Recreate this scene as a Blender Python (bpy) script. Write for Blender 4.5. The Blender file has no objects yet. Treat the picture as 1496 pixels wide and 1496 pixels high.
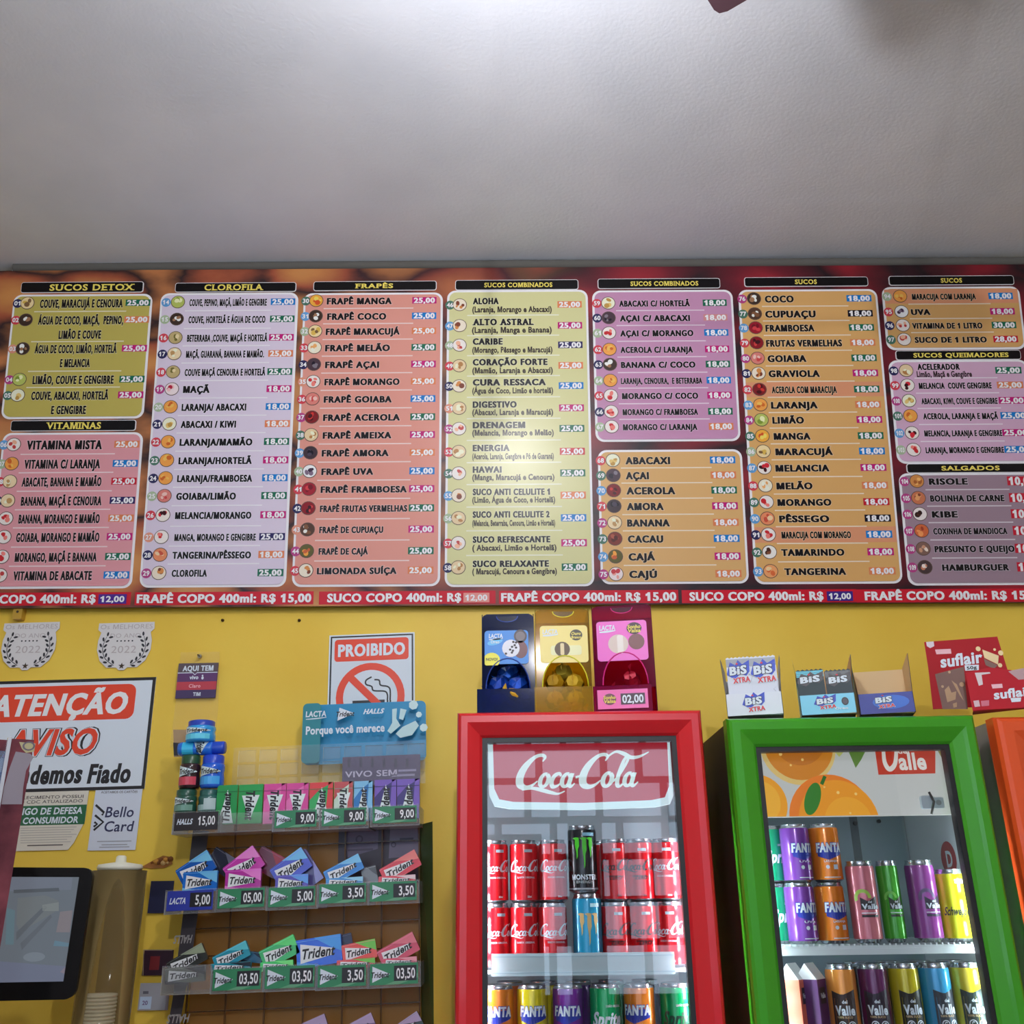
import bpy, math, random
from math import radians, sin, cos, pi, tan
from mathutils import Vector, Matrix
random.seed(7)
SC = bpy.context.scene
COL = SC.collection
# ------------------------------------------------------------------ camera
F = 1440.0
PITCH, ROLL = radians(21.65), radians(.75)
CAM = Vector((0, 0, 1.6))
_F = Vector((0, cos(PITCH), sin(PITCH))); _U = Vector((0, -sin(PITCH), cos(PITCH))); _X = Vector((1, 0, 0))
RC = _X * cos(ROLL) - _U * sin(ROLL); UC = _X * sin(ROLL) + _U * cos(ROLL)
cd = bpy.data.cameras.new('camera'); cam = bpy.data.objects.new('camera', cd); COL.objects.link(cam)
cd.sensor_width = 36; cd.lens = 36 * F / 1496; cd.clip_start = .05
cam.matrix_world = Matrix.Translation(CAM) @ Matrix((RC, UC, -_F)).transposed().to_4x4()
SC.camera = cam
# ------------------------------------------------------------------ world, light, exposure
W = bpy.data.worlds.new('world'); SC.world = W; W.use_nodes = True
W.node_tree.nodes['Background'].inputs[0].default_value = (.62, .78, 1, 1)
W.node_tree.nodes['Background'].inputs[1].default_value = 3.2
SC.view_settings.view_transform = 'Standard'; SC.view_settings.look = 'None'
SC.view_settings.gamma = 1; SC.view_settings.exposure = 0; SC.view_settings.use_curve_mapping = False
SC.cycles.max_bounces = 10; SC.cycles.transparent_max_bounces = 24
SC.cycles.caustics_reflective = False; SC.cycles.caustics_refractive = False
SC.cycles.sample_clamp_indirect = 4
BULB_W = 500       # ceiling bulb near the board
BULB2_W = 1850     # bulbs over the room behind
LED = 45.0        # fridge led strips

def ray(px, py):
    return _F + RC * ((px - 748) / F) + UC * ((748 - py) / F)
def P(px, py, Y):
    d = ray(px, py); return CAM + d * (Y / d.y)
def Pz(px, py, z):
    d = ray(px, py); return CAM + d * ((z - CAM.z) / d.z)
# ------------------------------------------------------------------ materials
K = .80
def lin(c):
    c /= 255.0
    return c / 12.92 if c <= .04045 else ((c + .055) / 1.055) ** 2.4
def col(rgb, k=None):
    return tuple(min(.92, lin(c) / (k or K)) for c in rgb) + (1,)
_mc = {}
def mat(rgb, rough=.5, metal=0, emit=0, k=None, spec=.5, coat=0):
    key = (tuple(rgb), rough, metal, emit, k, spec, coat)
    if key in _mc: return _mc[key]
    m = bpy.data.materials.new('paint_%d_%d_%d' % tuple(rgb)); m.use_nodes = True
    b = m.node_tree.nodes['Principled BSDF']
    b.inputs['Base Color'].default_value = col(rgb, k); b.inputs['Roughness'].default_value = rough
    b.inputs['Metallic'].default_value = metal; b.inputs['Specular IOR Level'].default_value = spec
    b.inputs['Coat Weight'].default_value = coat; b.inputs['Coat Roughness'].default_value = .08
    if emit:
        b.inputs['Emission Color'].default_value = tuple(lin(c) for c in rgb) + (1,); b.inputs['Emission Strength'].default_value = emit
    _mc[key] = m; return m
def film(rgb, a=.3, rough=.12, tint=None):
    """clear or tinted plastic sheet"""
    key = ('film', tuple(rgb), a, rough, tint)
    if key in _mc: return _mc[key]
    m = bpy.data.materials.new('plastic_film'); m.use_nodes = True; n = m.node_tree.nodes; L = m.node_tree.links
    b = n['Principled BSDF']; b.inputs['Base Color'].default_value = col(rgb); b.inputs['Roughness'].default_value = rough
    t = n.new('ShaderNodeBsdfTransparent'); t.inputs[0].default_value = (tuple(lin(c) for c in tint) + (1,)) if tint else (1, 1, 1, 1)
    x = n.new('ShaderNodeMixShader'); fr = n.new('ShaderNodeFresnel'); fr.inputs[0].default_value = 1.45
    ad = n.new('ShaderNodeMath'); ad.operation = 'ADD'; ad.use_clamp = True; ad.inputs[1].default_value = a
    L.new(fr.outputs[0], ad.inputs[0]); L.new(ad.outputs[0], x.inputs[0]); L.new(t.outputs[0], x.inputs[1]); L.new(b.outputs[0], x.inputs[2])
    L.new(x.outputs[0], n['Material Output'].inputs[0]); _mc[key] = m; return m
def glass(name='door_glass', boost=0.0):
    m = bpy.data.materials.new(name); m.use_nodes = True; n = m.node_tree.nodes; L = m.node_tree.links
    n.remove(n['Principled BSDF'])
    t = n.new('ShaderNodeBsdfTransparent'); g = n.new('ShaderNodeBsdfGlossy'); g.inputs['Roughness'].default_value = .01
    x = n.new('ShaderNodeMixShader'); fr = n.new('ShaderNodeFresnel'); fr.inputs[0].default_value = 1.5
    ad = n.new('ShaderNodeMath'); ad.operation = 'ADD'; ad.use_clamp = True; ad.inputs[1].default_value = boost
    L.new(fr.outputs[0], ad.inputs[0]); L.new(ad.outputs[0], x.inputs[0]); L.new(t.outputs[0], x.inputs[1]); L.new(g.outputs[0], x.inputs[2])
    L.new(x.outputs[0], n['Material Output'].inputs[0]); return m
def noisy(name, c1, c2, scale=3, detail=6, rough=.6, bump=0, bscale=60, lo=.35, hi=.65, k=None, spec=.3):
    m = bpy.data.materials.new(name); m.use_nodes = True; n = m.node_tree.nodes; L = m.node_tree.links
    b = n['Principled BSDF']; b.inputs['Roughness'].default_value = rough; b.inputs['Specular IOR Level'].default_value = spec
    tc = n.new('ShaderNodeTexCoord'); nz = n.new('ShaderNodeTexNoise'); nz.inputs['Scale'].default_value = scale; nz.inputs['Detail'].default_value = detail
    L.new(tc.outputs['Object'], nz.inputs['Vector']); r = n.new('ShaderNodeValToRGB')
    r.color_ramp.elements[0].position = lo; r.color_ramp.elements[1].position = hi
    r.color_ramp.elements[0].color = col(c1, k); r.color_ramp.elements[1].color = col(c2, k)
    L.new(nz.outputs[0], r.inputs[0]); L.new(r.outputs[0], b.inputs['Base Color'])
    if bump:
        z = n.new('ShaderNodeTexNoise'); z.inputs['Scale'].default_value = bscale; z.inputs['Detail'].default_value = 4
        bp = n.new('ShaderNodeBump'); bp.inputs['Strength'].default_value = bump; bp.inputs['Distance'].default_value = .004
        L.new(tc.outputs['Object'], z.inputs['Vector']); L.new(z.outputs[0], bp.inputs['Height']); L.new(bp.outputs[0], b.inputs['Normal'])
    return m
# ------------------------------------------------------------------ glyph cache (Blender's own font)
_fc = bpy.data.curves.new('glyph_source', 'FONT'); _fc.resolution_u = 3
_fo = bpy.data.objects.new('glyph_source', _fc)
_g = {}
def _mesh(body, off):
    _fc.body = body; _fc.offset = off
    m = _fo.to_mesh(); v = [(a.co.x, a.co.y) for a in m.vertices]; f = [tuple(p.vertices) for p in m.polygons]; _fo.to_mesh_clear()
    return v, f
_H2 = max(x for x, y in _mesh('HH', 0)[0])
FEET = {'A': 'b', 'B': '', 'D': '', 'E': 'bt', 'F': 'bt', 'L': 'bt', 'I': 'bt', 'M': 'bt', 'N': 'bt', 'P': 'b', 'T': 'b', 'H': 'bt', 'R': 'b', 'X': 'bt', 'V': 't', 'U': 't', 'K': 'bt'}
OUT = {'M': [(.07, 0), (.19, 0), (.19, .52), (.37, 0), (.47, 0), (.65, .52), (.65, 0), (.77, 0), (.77, .68), (.60, .68), (.42, .18), (.24, .68), (.07, .68)],
       '1': [(.23, 0), (.36, 0), (.36, .68), (.26, .68), (.20, .59), (.08, .54), (.08, .43), (.23, .48)]}
def out_glyph(ch, off):
    p = OUT[ch]; v = []; n = len(p)
    for i in range(n):
        a, b, c = p[i - 1], p[i], p[(i + 1) % n]
        d1, d2 = (b[0] - a[0], b[1] - a[1]), (c[0] - b[0], c[1] - b[1]); l1, l2 = math.hypot(*d1), math.hypot(*d2)
        n1, n2 = (d1[1] / l1, -d1[0] / l1), (d2[1] / l2, -d2[0] / l2); k = max(.45, 1 + n1[0] * n2[0] + n1[1] * n2[1])
        v.append((b[0] + (n1[0] + n2[0]) / k * off, b[1] + (n1[1] + n2[1]) / k * off))
    return v, [tuple(range(n))]
def glyph(ch, off, serif):
    key = (ch, off, serif)
    if key in _g: return _g[key]
    adv = max(x for x, y in _mesh('H' + ch + 'H', 0)[0]) - _H2
    v, f = ([], []) if ch == ' ' else out_glyph(ch, off) if ch in OUT else _mesh(ch, off)
    if ch in OUT: adv = {'M': .84, '1': .56}[ch]
    if serif and v:
        v = list(v); f = list(f)
        for e in FEET.get(ch, ''):
            yb = min(y for x, y in v) if e == 'b' else max(y for x, y in v if y < .74)
            xs = sorted(x for x, y in v if abs(y - yb) < .012); gr = []
            for x in xs:
                if gr and x - gr[-1][1] < .17: gr[-1][1] = x
                else: gr.append([x, x])
            t = .1 if e == 'b' else -.1
            for a, b in gr:
                if b - a > .3: continue
                n0 = len(v); v += [(a - .07, yb), (b + .07, yb), (b + .07, yb + t), (a - .07, yb + t)]
                f.append((n0, n0 + 1, n0 + 2, n0 + 3))
    _g[key] = (v, f, adv); return _g[key]
# ------------------------------------------------------------------ frames
def frame(px, py, Y, roll=0, tilt=0, yaw=0):
    return frame_at(P(px, py, Y), roll, tilt, yaw)
def frame_at(o, roll=0, tilt=0, yaw=0):
    R = Matrix.Rotation
    return Matrix.Translation(o) @ R(radians(yaw), 4, 'Z') @ R(pi / 2, 4, 'X') @ R(radians(tilt), 4, 'X') @ R(radians(roll), 4, 'Z')
class Fr:
    """a local frame: x right, y up, z towards the room"""
    def __init__(s, M): s.M = M; s.I = M.inverted()
    def loc(s, px, py, z=0.0):
        o = s.I @ CAM; d = s.I.to_3x3() @ ray(px, py); t = (z - o.z) / d.z
        return o.x + d.x * t, o.y + d.y * t
    def R(s, x0, y0, x1, y1, z=0.0):
        xm, ym = (x0 + x1) / 2, (y0 + y1) / 2
        return s.loc(x0, ym, z)[0], s.loc(xm, y1, z)[1], s.loc(x1, ym, z)[0], s.loc(xm, y0, z)[1]
def props(o, label=None, cat=None, group=None, kind=None):
    if label: o['label'] = label
    if cat: o['category'] = cat
    if group: o['group'] = group
    if kind: o['kind'] = kind
    return o
def thing(name, label, cat, M, group=None):
    o = bpy.data.objects.new(name, None); o.empty_display_size = .05; COL.objects.link(o); o.matrix_world = M
    return props(o, label, cat, group)
# ------------------------------------------------------------------ mesh builder
EPS = .0004
def rr_pts(x0, y0, x1, y1, r, n=5):
    r = min(r, (x1 - x0) / 2, (y1 - y0) / 2); out = []
    for cx, cy, a in ((x1 - r, y1 - r, 0), (x0 + r, y1 - r, 90), (x0 + r, y0 + r, 180), (x1 - r, y0 + r, 270)):
        for i in range(n + 1):
            t = radians(a + 90 * i / n); out.append((cx + r * cos(t), cy + r * sin(t)))
    return out
def ell_pts(cx, cy, rx, ry, n=20, rot=0, a0=0, a1=360):
    c, s = cos(radians(rot)), sin(radians(rot)); out = []
    full = a1 - a0 >= 360
    for i in range(n + (0 if full else 1)):
        t = radians(a0 + (a1 - a0) * i / n); x, y = rx * cos(t), ry * sin(t); out.append((cx + x * c - y * s, cy + x * s + y * c))
    return out
def clip_pts(pts, b):
    x0, y0, x1, y1 = b
    for ax, lim, sg in ((0, x0, 1), (0, x1, -1), (1, y0, 1), (1, y1, -1)):
        out = []
        for i in range(len(pts)):
            p, q = pts[i - 1], pts[i]; pi_, qi = (p[ax] - lim) * sg >= 0, (q[ax] - lim) * sg >= 0
            if pi_ != qi:
                t = (lim - p[ax]) / (q[ax] - p[ax]); out.append((p[0] + (q[0] - p[0]) * t, p[1] + (q[1] - p[1]) * t))
            if qi: out.append(q)
        pts = out
        if not pts: break
    return pts
def spline(pts, n=6):
    out = []
    for i in range(len(pts) - 1):
        p0, p1, p2, p3 = pts[max(0, i - 1)], pts[i], pts[i + 1], pts[min(len(pts) - 1, i + 2)]
        for k in range(n):
            t = k / n; out.append(tuple(.5 * (2 * b + (c - a) * t + (2 * a - 5 * b + 4 * c - d) * t * t + (3 * b - a - 3 * c + d) * t ** 3) for a, b, c, d in zip(p0, p1, p2, p3)))
    out.append(tuple(pts[-1])); return out
class MB:
    def __init__(s, fr=None, z=0.0):
        s.fr, s.z = fr, z; s.V, s.Fc, s.I, s.S, s.mats = [], [], [], [], []; s.xf = None; s.A = None; s.clip = None
    def mi(s, m):
        if m not in s.mats: s.mats.append(m)
        return s.mats.index(m)
    def raw(s, pts, faces, m, smooth=False):
        n = len(s.V); s.V += [tuple(p) for p in pts]; k = s.mi(m)
        for f in faces: s.Fc.append(tuple(n + i for i in f)); s.I.append(k); s.S.append(smooth)
    def pt(s, x, y, l):
        if s.A:
            cx, cy, c, sn = s.A; x, y = cx + x * c - y * sn, cy + x * sn + y * c
        return s.xf(x, y, l) if s.xf else (x, y, s.z + l * EPS)
    def poly(s, pts, m, l=1):
        pts = list(pts); A = s.A
        if s.clip:
            if A: pts = [(A[0] + x * A[2] - y * A[3], A[1] + x * A[3] + y * A[2]) for x, y in pts]; s.A = None
            pts = clip_pts(pts, s.clip)
        if len(pts) > 2: s.raw([s.pt(x, y, l) for x, y in pts], [tuple(range(len(pts)))], m)
        s.A = A
    def rect(s, b, m, l=1, n=1):
        x0, y0, x1, y1 = b
        for i in range(n):
            a, c = x0 + (x1 - x0) * i / n, x0 + (x1 - x0) * (i + 1) / n
            s.poly([(a, y0), (c, y0), (c, y1), (a, y1)], m, l)
    def rrect(s, b, r, m, l=1): s.poly(rr_pts(*b, r), m, l)
    def ell(s, cx, cy, rx, ry, m, l=1, n=18, rot=0, a0=0, a1=360): s.poly(ell_pts(cx, cy, rx, ry, n, rot, a0, a1), m, l)
    def ring(s, cx, cy, r0, r1, m, l=1, n=28, a0=0, a1=360, sy=1):
        for i in range(n):
            t, u = radians(a0 + (a1 - a0) * i / n), radians(a0 + (a1 - a0) * (i + 1) / n)
            s.poly([(cx + r * cos(q), cy + r * sin(q) * sy) for r, q in ((r0, t), (r1, t), (r1, u), (r0, u))], m, l)
    def stroke(s, pts, m, l=1, n=6, f=None):
        p = spline(pts, n) if n > 1 else pts; L = []
        for i, (x, y, w) in enumerate(p):
            a, b = p[max(0, i - 1)], p[min(len(p) - 1, i + 1)]; dx, dy = b[0] - a[0], b[1] - a[1]; d = math.hypot(dx, dy) or 1
            nx, ny = -dy / d * w / 2, dx / d * w / 2; L.append(((x - nx, y - ny), (x + nx, y + ny)))
        if f: L = [tuple(f(q) for q in pr) for pr in L]
        for (a, b), (c, d) in zip(L, L[1:]): s.poly([a, c, d, b], m, l)
    def text(s, st, x0, x1, yc, h, m, l=2, bold=.03, shear=0, serif=False, halo=None, hb=.05, hl=None):
        """capital height h centred on yc, stretched to run from x0 to x1"""
        items = []; X = 0
        for ch in st:
            v, f, a = glyph(ch, bold, serif); items.append((ch, X)); X += a + (.06 if serif else .02) + max(0, bold - .03) * 1.5
        xs = [X0 + x for ch, X0 in items for x, y in glyph(ch, bold, serif)[0]]
        if not xs: return
        a, b = min(xs), max(xs); sx = (x1 - x0) / (b - a); sy = h / .70
        for off, mm, ll in ([(bold + hb, halo, hl or l - .5)] if halo else []) + [(bold, m, l)]:
            sm = max(0, bold - .03) * .9; go = min(off, .03) if off == bold else .02 + hb
            for ch, X0 in items:
                v, f, _ = glyph(ch, go, serif)
                if not v: continue
                for kx, dx in enumerate((-sm, 0, sm) if sm and off == bold else (-sm, sm) if sm else (0,)):
                    q = []; lq = ll + kx * .16
                    for x, y in v:
                        Y = (y - .35) * sy; q.append((x0 + (X0 + x + dx - a) * sx + shear * Y, yc + Y))
                    if s.clip:
                        for t in f: s.poly([q[i] for i in t], mm, lq)
                    else: s.raw([s.pt(x, y, lq) for x, y in q], f, mm)
    # pixel versions (a measured spot on the photo's plane of this thing)
    def textp(s, st, px0, px1, py, hp, m, l=2, **kw):
        x0, y = s.fr.loc(px0, py, s.z); x1, y2 = s.fr.loc(px1, py, s.z); xm = (px0 + px1) / 2
        h = s.fr.loc(xm, py - hp / 2, s.z)[1] - s.fr.loc(xm, py + hp / 2, s.z)[1]
        s.text(st, x0, x1, (y + y2) / 2, h, m, l, **kw)
    def polyp(s, pts, m, l=1): s.poly([s.fr.loc(x, y, s.z) for x, y in pts], m, l)
    def rectp(s, x0, y0, x1, y1, m, l=1, r=0):
        b = s.fr.R(x0, y0, x1, y1, s.z)
        s.rrect(b, r, m, l) if r else s.rect(b, m, l)
    def ellp(s, px, py, rpx, rpy, m, l=1, **kw):
        x0, y0, x1, y1 = s.fr.R(px - rpx, py - rpy, px + rpx, py + rpy, s.z); s.ell((x0 + x1) / 2, (y0 + y1) / 2, (x1 - x0) / 2, (y1 - y0) / 2, m, l, **kw)
    def strokep(s, pts, wpx, m, l=1, n=6):
        q = []
        for p in pts:
            x, y = s.fr.loc(p[0], p[1], s.z); w = p[2] if len(p) > 2 else wpx
            q.append((x, y, abs(s.fr.loc(p[0] + w, p[1], s.z)[0] - x)))
        s.stroke(q, m, l, n)
    # solids
    def box(s, x0, y0, z0, x1, y1, z1, m):
        p = [(x, y, z) for z in (z0, z1) for y in (y0, y1) for x in (x0, x1)]
        s.raw(p, [(0, 2, 3, 1), (4, 5, 7, 6), (0, 1, 5, 4), (2, 6, 7, 3), (0, 4, 6, 2), (1, 3, 7, 5)], m)
    def prism(s, pts, z0, z1, m, mf=None):
        n = len(pts); s.raw([(x, y, z0) for x, y in pts], [tuple(reversed(range(n)))], m)
        s.raw([(x, y, z1) for x, y in pts], [tuple(range(n))], mf or m)
        s.raw([(x, y, z) for z in (z0, z1) for x, y in pts], [(i, (i + 1) % n, n + (i + 1) % n, n + i) for i in range(n)], m)
    def rbox(s, x0, y0, x1, y1, z0, z1, r, m, mf=None): s.prism(rr_pts(x0, y0, x1, y1, r), z0, z1, m, mf)
    def lathe(s, prof, m, cx=0, cz=0, n=28, axis='y', mats=None):
        p = []
        for r, y in prof:
            for i in range(n):
                a = 2 * pi * i / n
                p.append((cx + r * sin(a), y, cz + r * cos(a)) if axis == 'y' else (y, cx + r * sin(a), cz + r * cos(a)) if axis == 'x' else (cx + r * sin(a), cz + r * cos(a), y))
        for k in range(len(prof) - 1):
            f = [(k * n + i, k * n + (i + 1) % n, (k + 1) * n + (i + 1) % n, (k + 1) * n + i) for i in range(n)]
            s.raw_shared(p, f, mats[k] if mats else m)
        s.flush()
    def raw_shared(s, p, f, m):
        if getattr(s, '_base', None) is None: s._base = len(s.V); s.V += p
        k = s.mi(m)
        for q in f: s.Fc.append(tuple(s._base + i for i in q)); s.I.append(k); s.S.append(True)
    def flush(s): s._base = None
    def tube(s, pts, r, m, n=8):
        pts = [Vector(p) for p in pts]; V = []
        for i, p in enumerate(pts):
            d = (pts[min(i + 1, len(pts) - 1)] - pts[max(i - 1, 0)]).normalized(); u = d.orthogonal().normalized()
            if i and (u0.dot(d) < .99): u = (u0 - d * u0.dot(d)).normalized()
            u0 = u; w = d.cross(u)
            V += [p + (u * cos(2 * pi * k / n) + w * sin(2 * pi * k / n)) * r for k in range(n)]
        f = [(i * n + k, i * n + (k + 1) % n, (i + 1) * n + (k + 1) % n, (i + 1) * n + k) for i in range(len(pts) - 1) for k in range(n)]
        f += [tuple(range(n)), tuple(range((len(pts) - 1) * n, len(pts) * n))]
        s.raw(V, f, m, True)
    def build(s, name, parent=None, label=None, M=None):
        me = bpy.data.meshes.new(name); me.from_pydata(s.V, [], s.Fc)
        for m in s.mats: me.materials.append(m)
        me.polygons.foreach_set('material_index', s.I); me.polygons.foreach_set('use_smooth', s.S); me.update()
        o = bpy.data.objects.new(name, me); COL.objects.link(o)
        if parent is not None: o.parent = parent
        if M is not None: o.matrix_world = M
        if label: o['label'] = label
        return o
def single(name, label, cat, M, mb, group=None): return props(mb.build(name, M=M), label, cat, group)
def structure(name, mb, M=None): return props(mb.build(name, M=M), kind='structure')
def wbox(name, a, b, m, kind='structure'):
    mb = MB(); mb.box(*a, *b, m); return structure(name, mb)
WHITE = (222, 224, 226); BLACK = (22, 20, 22)
# ------------------------------------------------------------------ room
WY = 2.75
BT = 9.5                                                     # the menu board leans out at its top
BM = frame(748, 884, WY - .03, roll=-.42, tilt=BT); BF = Fr(BM)
top = BM @ Vector((*BF.loc(748, 377), 0)); CZ = top.z + .003
yellow = noisy('yellow_wall_paint', (216, 178, 62), (224, 189, 74), scale=2.2, detail=5, rough=.45, bump=.10, bscale=45)
plaster = noisy('grey_ceiling_plaster', (198, 203, 215), (207, 211, 222), scale=3, detail=4, rough=.85, bump=.22, bscale=110)
cream = noisy('cream_wall_paint', (190, 182, 170), (200, 192, 180), scale=2, rough=.7)
tile = noisy('grey_floor_tile', (120, 116, 110), (140, 136, 130), scale=4, rough=.35)
wbox('wall_back', (-3.2, WY, 0), (3.2, WY + .12, CZ + .1), yellow)
wbox('ceiling', (-3.2, -4.1, CZ), (3.2, WY + .12, CZ + .1), plaster)
wbox('floor', (-3.2, -4.1, -.1), (3.2, WY + .12, 0), tile)
wbox('wall_left', (-3.3, -4.1, 0), (-3.2, WY + .12, CZ), cream)
wbox('wall_right', (3.2, -4.1, 0), (3.3, WY + .12, CZ), cream)
dark = mat((52, 50, 56), .6)
mb = MB()
wx0, wx1, wz0, wz1 = -3.1, 1.6, .9, 3.12
mb.box(-3.2, -4.12, 0, wx0, -4, CZ, dark); mb.box(wx1, -4.12, 0, 3.2, -4, CZ, dark)
mb.box(wx0, -4.12, 0, wx1, -4, wz0, dark); mb.box(wx0, -4.12, wz1, wx1, -4, CZ, dark)
structure('wall_front', mb)
mb = MB(); rw = random.Random(3)
zs = [wz0, 1.3, 1.62, 1.95, 2.24, 2.56, 2.84, wz1]
for a in zs: mb.box(wx0, -4.08, a - .025, wx1, -4.02, a + .025, dark)
for a, b in zip(zs, zs[1:]):
    x = wx0
    while x < wx1:
        mb.box(x - .03, -4.08, a, x + .03, -4.02, b, dark); x += rw.choice((.3, .38, .46, .55))
mb.box(-.36, -4.09, wz0, .21, -4.01, 2.13, dark); mb.box(.43, -4.09, wz0, .71, -4.01, 2.27, dark)  # solid panels added to keep pane reflections off some of the cans
structure('window_1', mb)
# ------------------------------------------------------------------ lamps and fan
def bulb(loc, label, watts):
    t = thing('light_bulb', label, 'lamp', Matrix.Translation(loc), 'ceiling bulbs')
    h = CZ - loc[2]
    b = MB(); b.lathe([(.0, h), (.05, h), (.05, h - .02), (.012, h - .03), (.012, .07), (.02, .065), (.02, .03), (.0, .03)], mat((235, 235, 235), .4), n=16, axis='y')
    for i, v in enumerate(b.V): b.V[i] = (v[0], v[2], v[1])
    b.build('socket', t)
    b = MB(); b.lathe([(.0, -.045), (.02, -.042), (.036, -.025), (.04, 0), (.034, .02), (.02, .036)], mat((248, 248, 250), .3, emit=watts), n=16)
    for i, v in enumerate(b.V): b.V[i] = (v[0], v[2], v[1])
    b.build('bulb_glass', t, 'glowing white glass')
bulb((.02, 1.12, CZ - .45), 'bare white bulb under the ceiling, the one nearest the menu board', BULB_W)
bulb((.19, -1.9, CZ - .32), 'bare white bulb under the ceiling near the shop front', BULB2_W)
t = thing('ceiling_fan', 'dark purple brown ceiling fan with one blade tip showing at the top edge', 'fan', Matrix.Identity(4))
fz = CZ - .26; a = Pz(1062, 15, fz); d = (Pz(1150, -32, fz) - a); d.z = 0; d.normalize(); n_ = Vector((d.y, -d.x, 0))
if n_.dot(Pz(1010, -31, fz) - a) < 0: n_ = -n_
hub = a + d * .62 + n_ * .07
fm = mat((70, 48, 58), .5)
t.location = hub
for k in range(3):
    q = Matrix.Rotation(k * 2 * pi / 3, 3, 'Z'); o2 = [(.62, -.07), (.62, .05), (.60, .07), (.16, .045), (.16, -.045), (.60, -.07 - .02), (.615, -.085)]
    o2 = [(.64, -.055), (.635, -.068), (.62, -.073), (.16, -.05), (.16, .05), (.62, .073), (.635, .068), (.64, .055)]
    b = MB(); pts = []
    for zz in (0, .008):
        for x, y in o2:
            pts.append(q @ (-d * x + n_ * y * (-1)) + Vector((0, 0, zz)))
    N = len(o2); b.raw(pts, [tuple(range(N)), tuple(range(N, 2 * N))] + [(i, (i + 1) % N, N + (i + 1) % N, N + i) for i in range(N)], fm)
    b.build('blade', t)
b = MB(); b.lathe([(0, -.05), (.08, -.05), (.11, -.02), (.11, .05), (.06, .09), (.015, .1), (.015, .24), (.05, .258), (0, .258)], fm, n=24)
for i, v in enumerate(b.V): b.V[i] = (v[0], v[2], v[1])
b.build('motor_housing', t)
# ------------------------------------------------------------------ the menu board
g_, b_, m_, o_, n_c, r_c, l_c, k_c = (28, 98, 72), (22, 112, 182), (178, 26, 108), (206, 120, 78), (40, 32, 84), (182, 30, 48), (158, 176, 140), (20, 18, 34)
PC = {'g': g_, 'b': b_, 'm': m_, 'o': o_, 'n': n_c, 'r': r_c, 'l': l_c, 'k': k_c, 'y': (195, 130, 130)}
BDG = {'g': (70, 110, 92), 'b': (92, 148, 196), 'm': (170, 62, 122), 'o': (208, 140, 116), 'n': (44, 42, 82), 'r': (196, 62, 74), 'l': (158, 174, 142), 'k': (30, 26, 40)}
def pm(c): return mat(c, .26, spec=.22)
ink, paper, gold = pm((24, 20, 22)), pm((226, 220, 222)), pm((226, 204, 96))
def board_print(name):
    m = bpy.data.materials.new(name); m.use_nodes = True; n = m.node_tree.nodes; L = m.node_tree.links
    b = n['Principled BSDF']; b.inputs['Roughness'].default_value = .34; b.inputs['Specular IOR Level'].default_value = .35
    tc = n.new('ShaderNodeTexCoord'); vo = n.new('ShaderNodeTexVoronoi'); vo.inputs['Scale'].default_value = 4.2; vo.feature = 'SMOOTH_F1'; vo.inputs['Smoothness'].default_value = .25
    mp = n.new('ShaderNodeMapping'); mp.inputs['Scale'].default_value = (.8, 1.5, 1); L.new(tc.outputs['Object'], mp.inputs['Vector'])
    nz = n.new('ShaderNodeTexNoise'); nz.inputs['Scale'].default_value = 3.1; nz.inputs['Detail'].default_value = 5
    L.new(mp.outputs[0], vo.inputs['Vector']); L.new(mp.outputs[0], nz.inputs['Vector'])
    def ramp(st):
        r = n.new('ShaderNodeValToRGB'); e = r.color_ramp.elements
        while len(e) < len(st): e.new(.5)
        for q, (p, c) in zip(e, st): q.position = p; q.color = col(c)
        return r
    r1 = ramp([(.0, (206, 160, 96)), (.34, (186, 124, 68)), (.45, (150, 76, 50)), (.52, (40, 26, 28)), (.6, (172, 108, 64)), (.8, (196, 148, 92))])
    r2 = ramp([(.0, (196, 70, 52)), (.25, (150, 30, 42)), (.42, (96, 18, 32)), (.6, (26, 14, 20)), (.85, (150, 24, 40))])
    mixv = n.new('ShaderNodeMix'); mixv.inputs[0].default_value = .45
    L.new(vo.outputs['Distance'], mixv.inputs[2]); L.new(nz.outputs[0], mixv.inputs[3])
    L.new(mixv.outputs[0], r1.inputs[0]); L.new(mixv.outputs[0], r2.inputs[0])
    sx = n.new('ShaderNodeSeparateXYZ'); L.new(tc.outputs['Object'], sx.inputs[0]); mr = n.new('ShaderNodeMapRange')
    mr.inputs['From Min'].default_value = -.7; mr.inputs['From Max'].default_value = .25; L.new(sx.outputs[0], mr.inputs[0])
    mx = n.new('ShaderNodeMix'); mx.data_type = 'RGBA'; L.new(mr.outputs[0], mx.inputs[0]); L.new(r1.outputs[0], mx.inputs[6]); L.new(r2.outputs[0], mx.inputs[7])
    L.new(mx.outputs[2], b.inputs['Base Color']); return m
board = thing('menu_board', 'long printed fruit juice menu board with ten priced lists, leaning out under the ceiling', 'menu board', BM)
yb, yt = BF.loc(748, 884)[1], BF.loc(748, 391)[1]
mb = MB(BF); mb.box(-1.75, yb, -.02, 1.75, yt, -.0001, mat((70, 60, 62), .5)); mb.rect((-1.75, yb, 1.75, yt), board_print('menu_board_fruit_print'), 0)
mb.build('board_panel', board)
mb = MB(BF); rl = BF.loc(18, 391)[0]; yr = BF.loc(748, 378)[1]; hr = (yr - yt) / 2
mb.raw([(x, yt + hr + hr * cos(a), -.012 + .014 * sin(a)) for x in (rl, 1.75) for a in [pi * k / 10 for k in range(11)]], [(k, k + 1, k + 12, k + 11) for k in range(10)], mat((92, 90, 86), .8, spec=.1), True); mb.build('shade_rail', board, 'grey rounded strip in place of the shade above the board')  # dark strip added to stand for the shadow band under the ceiling
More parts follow.
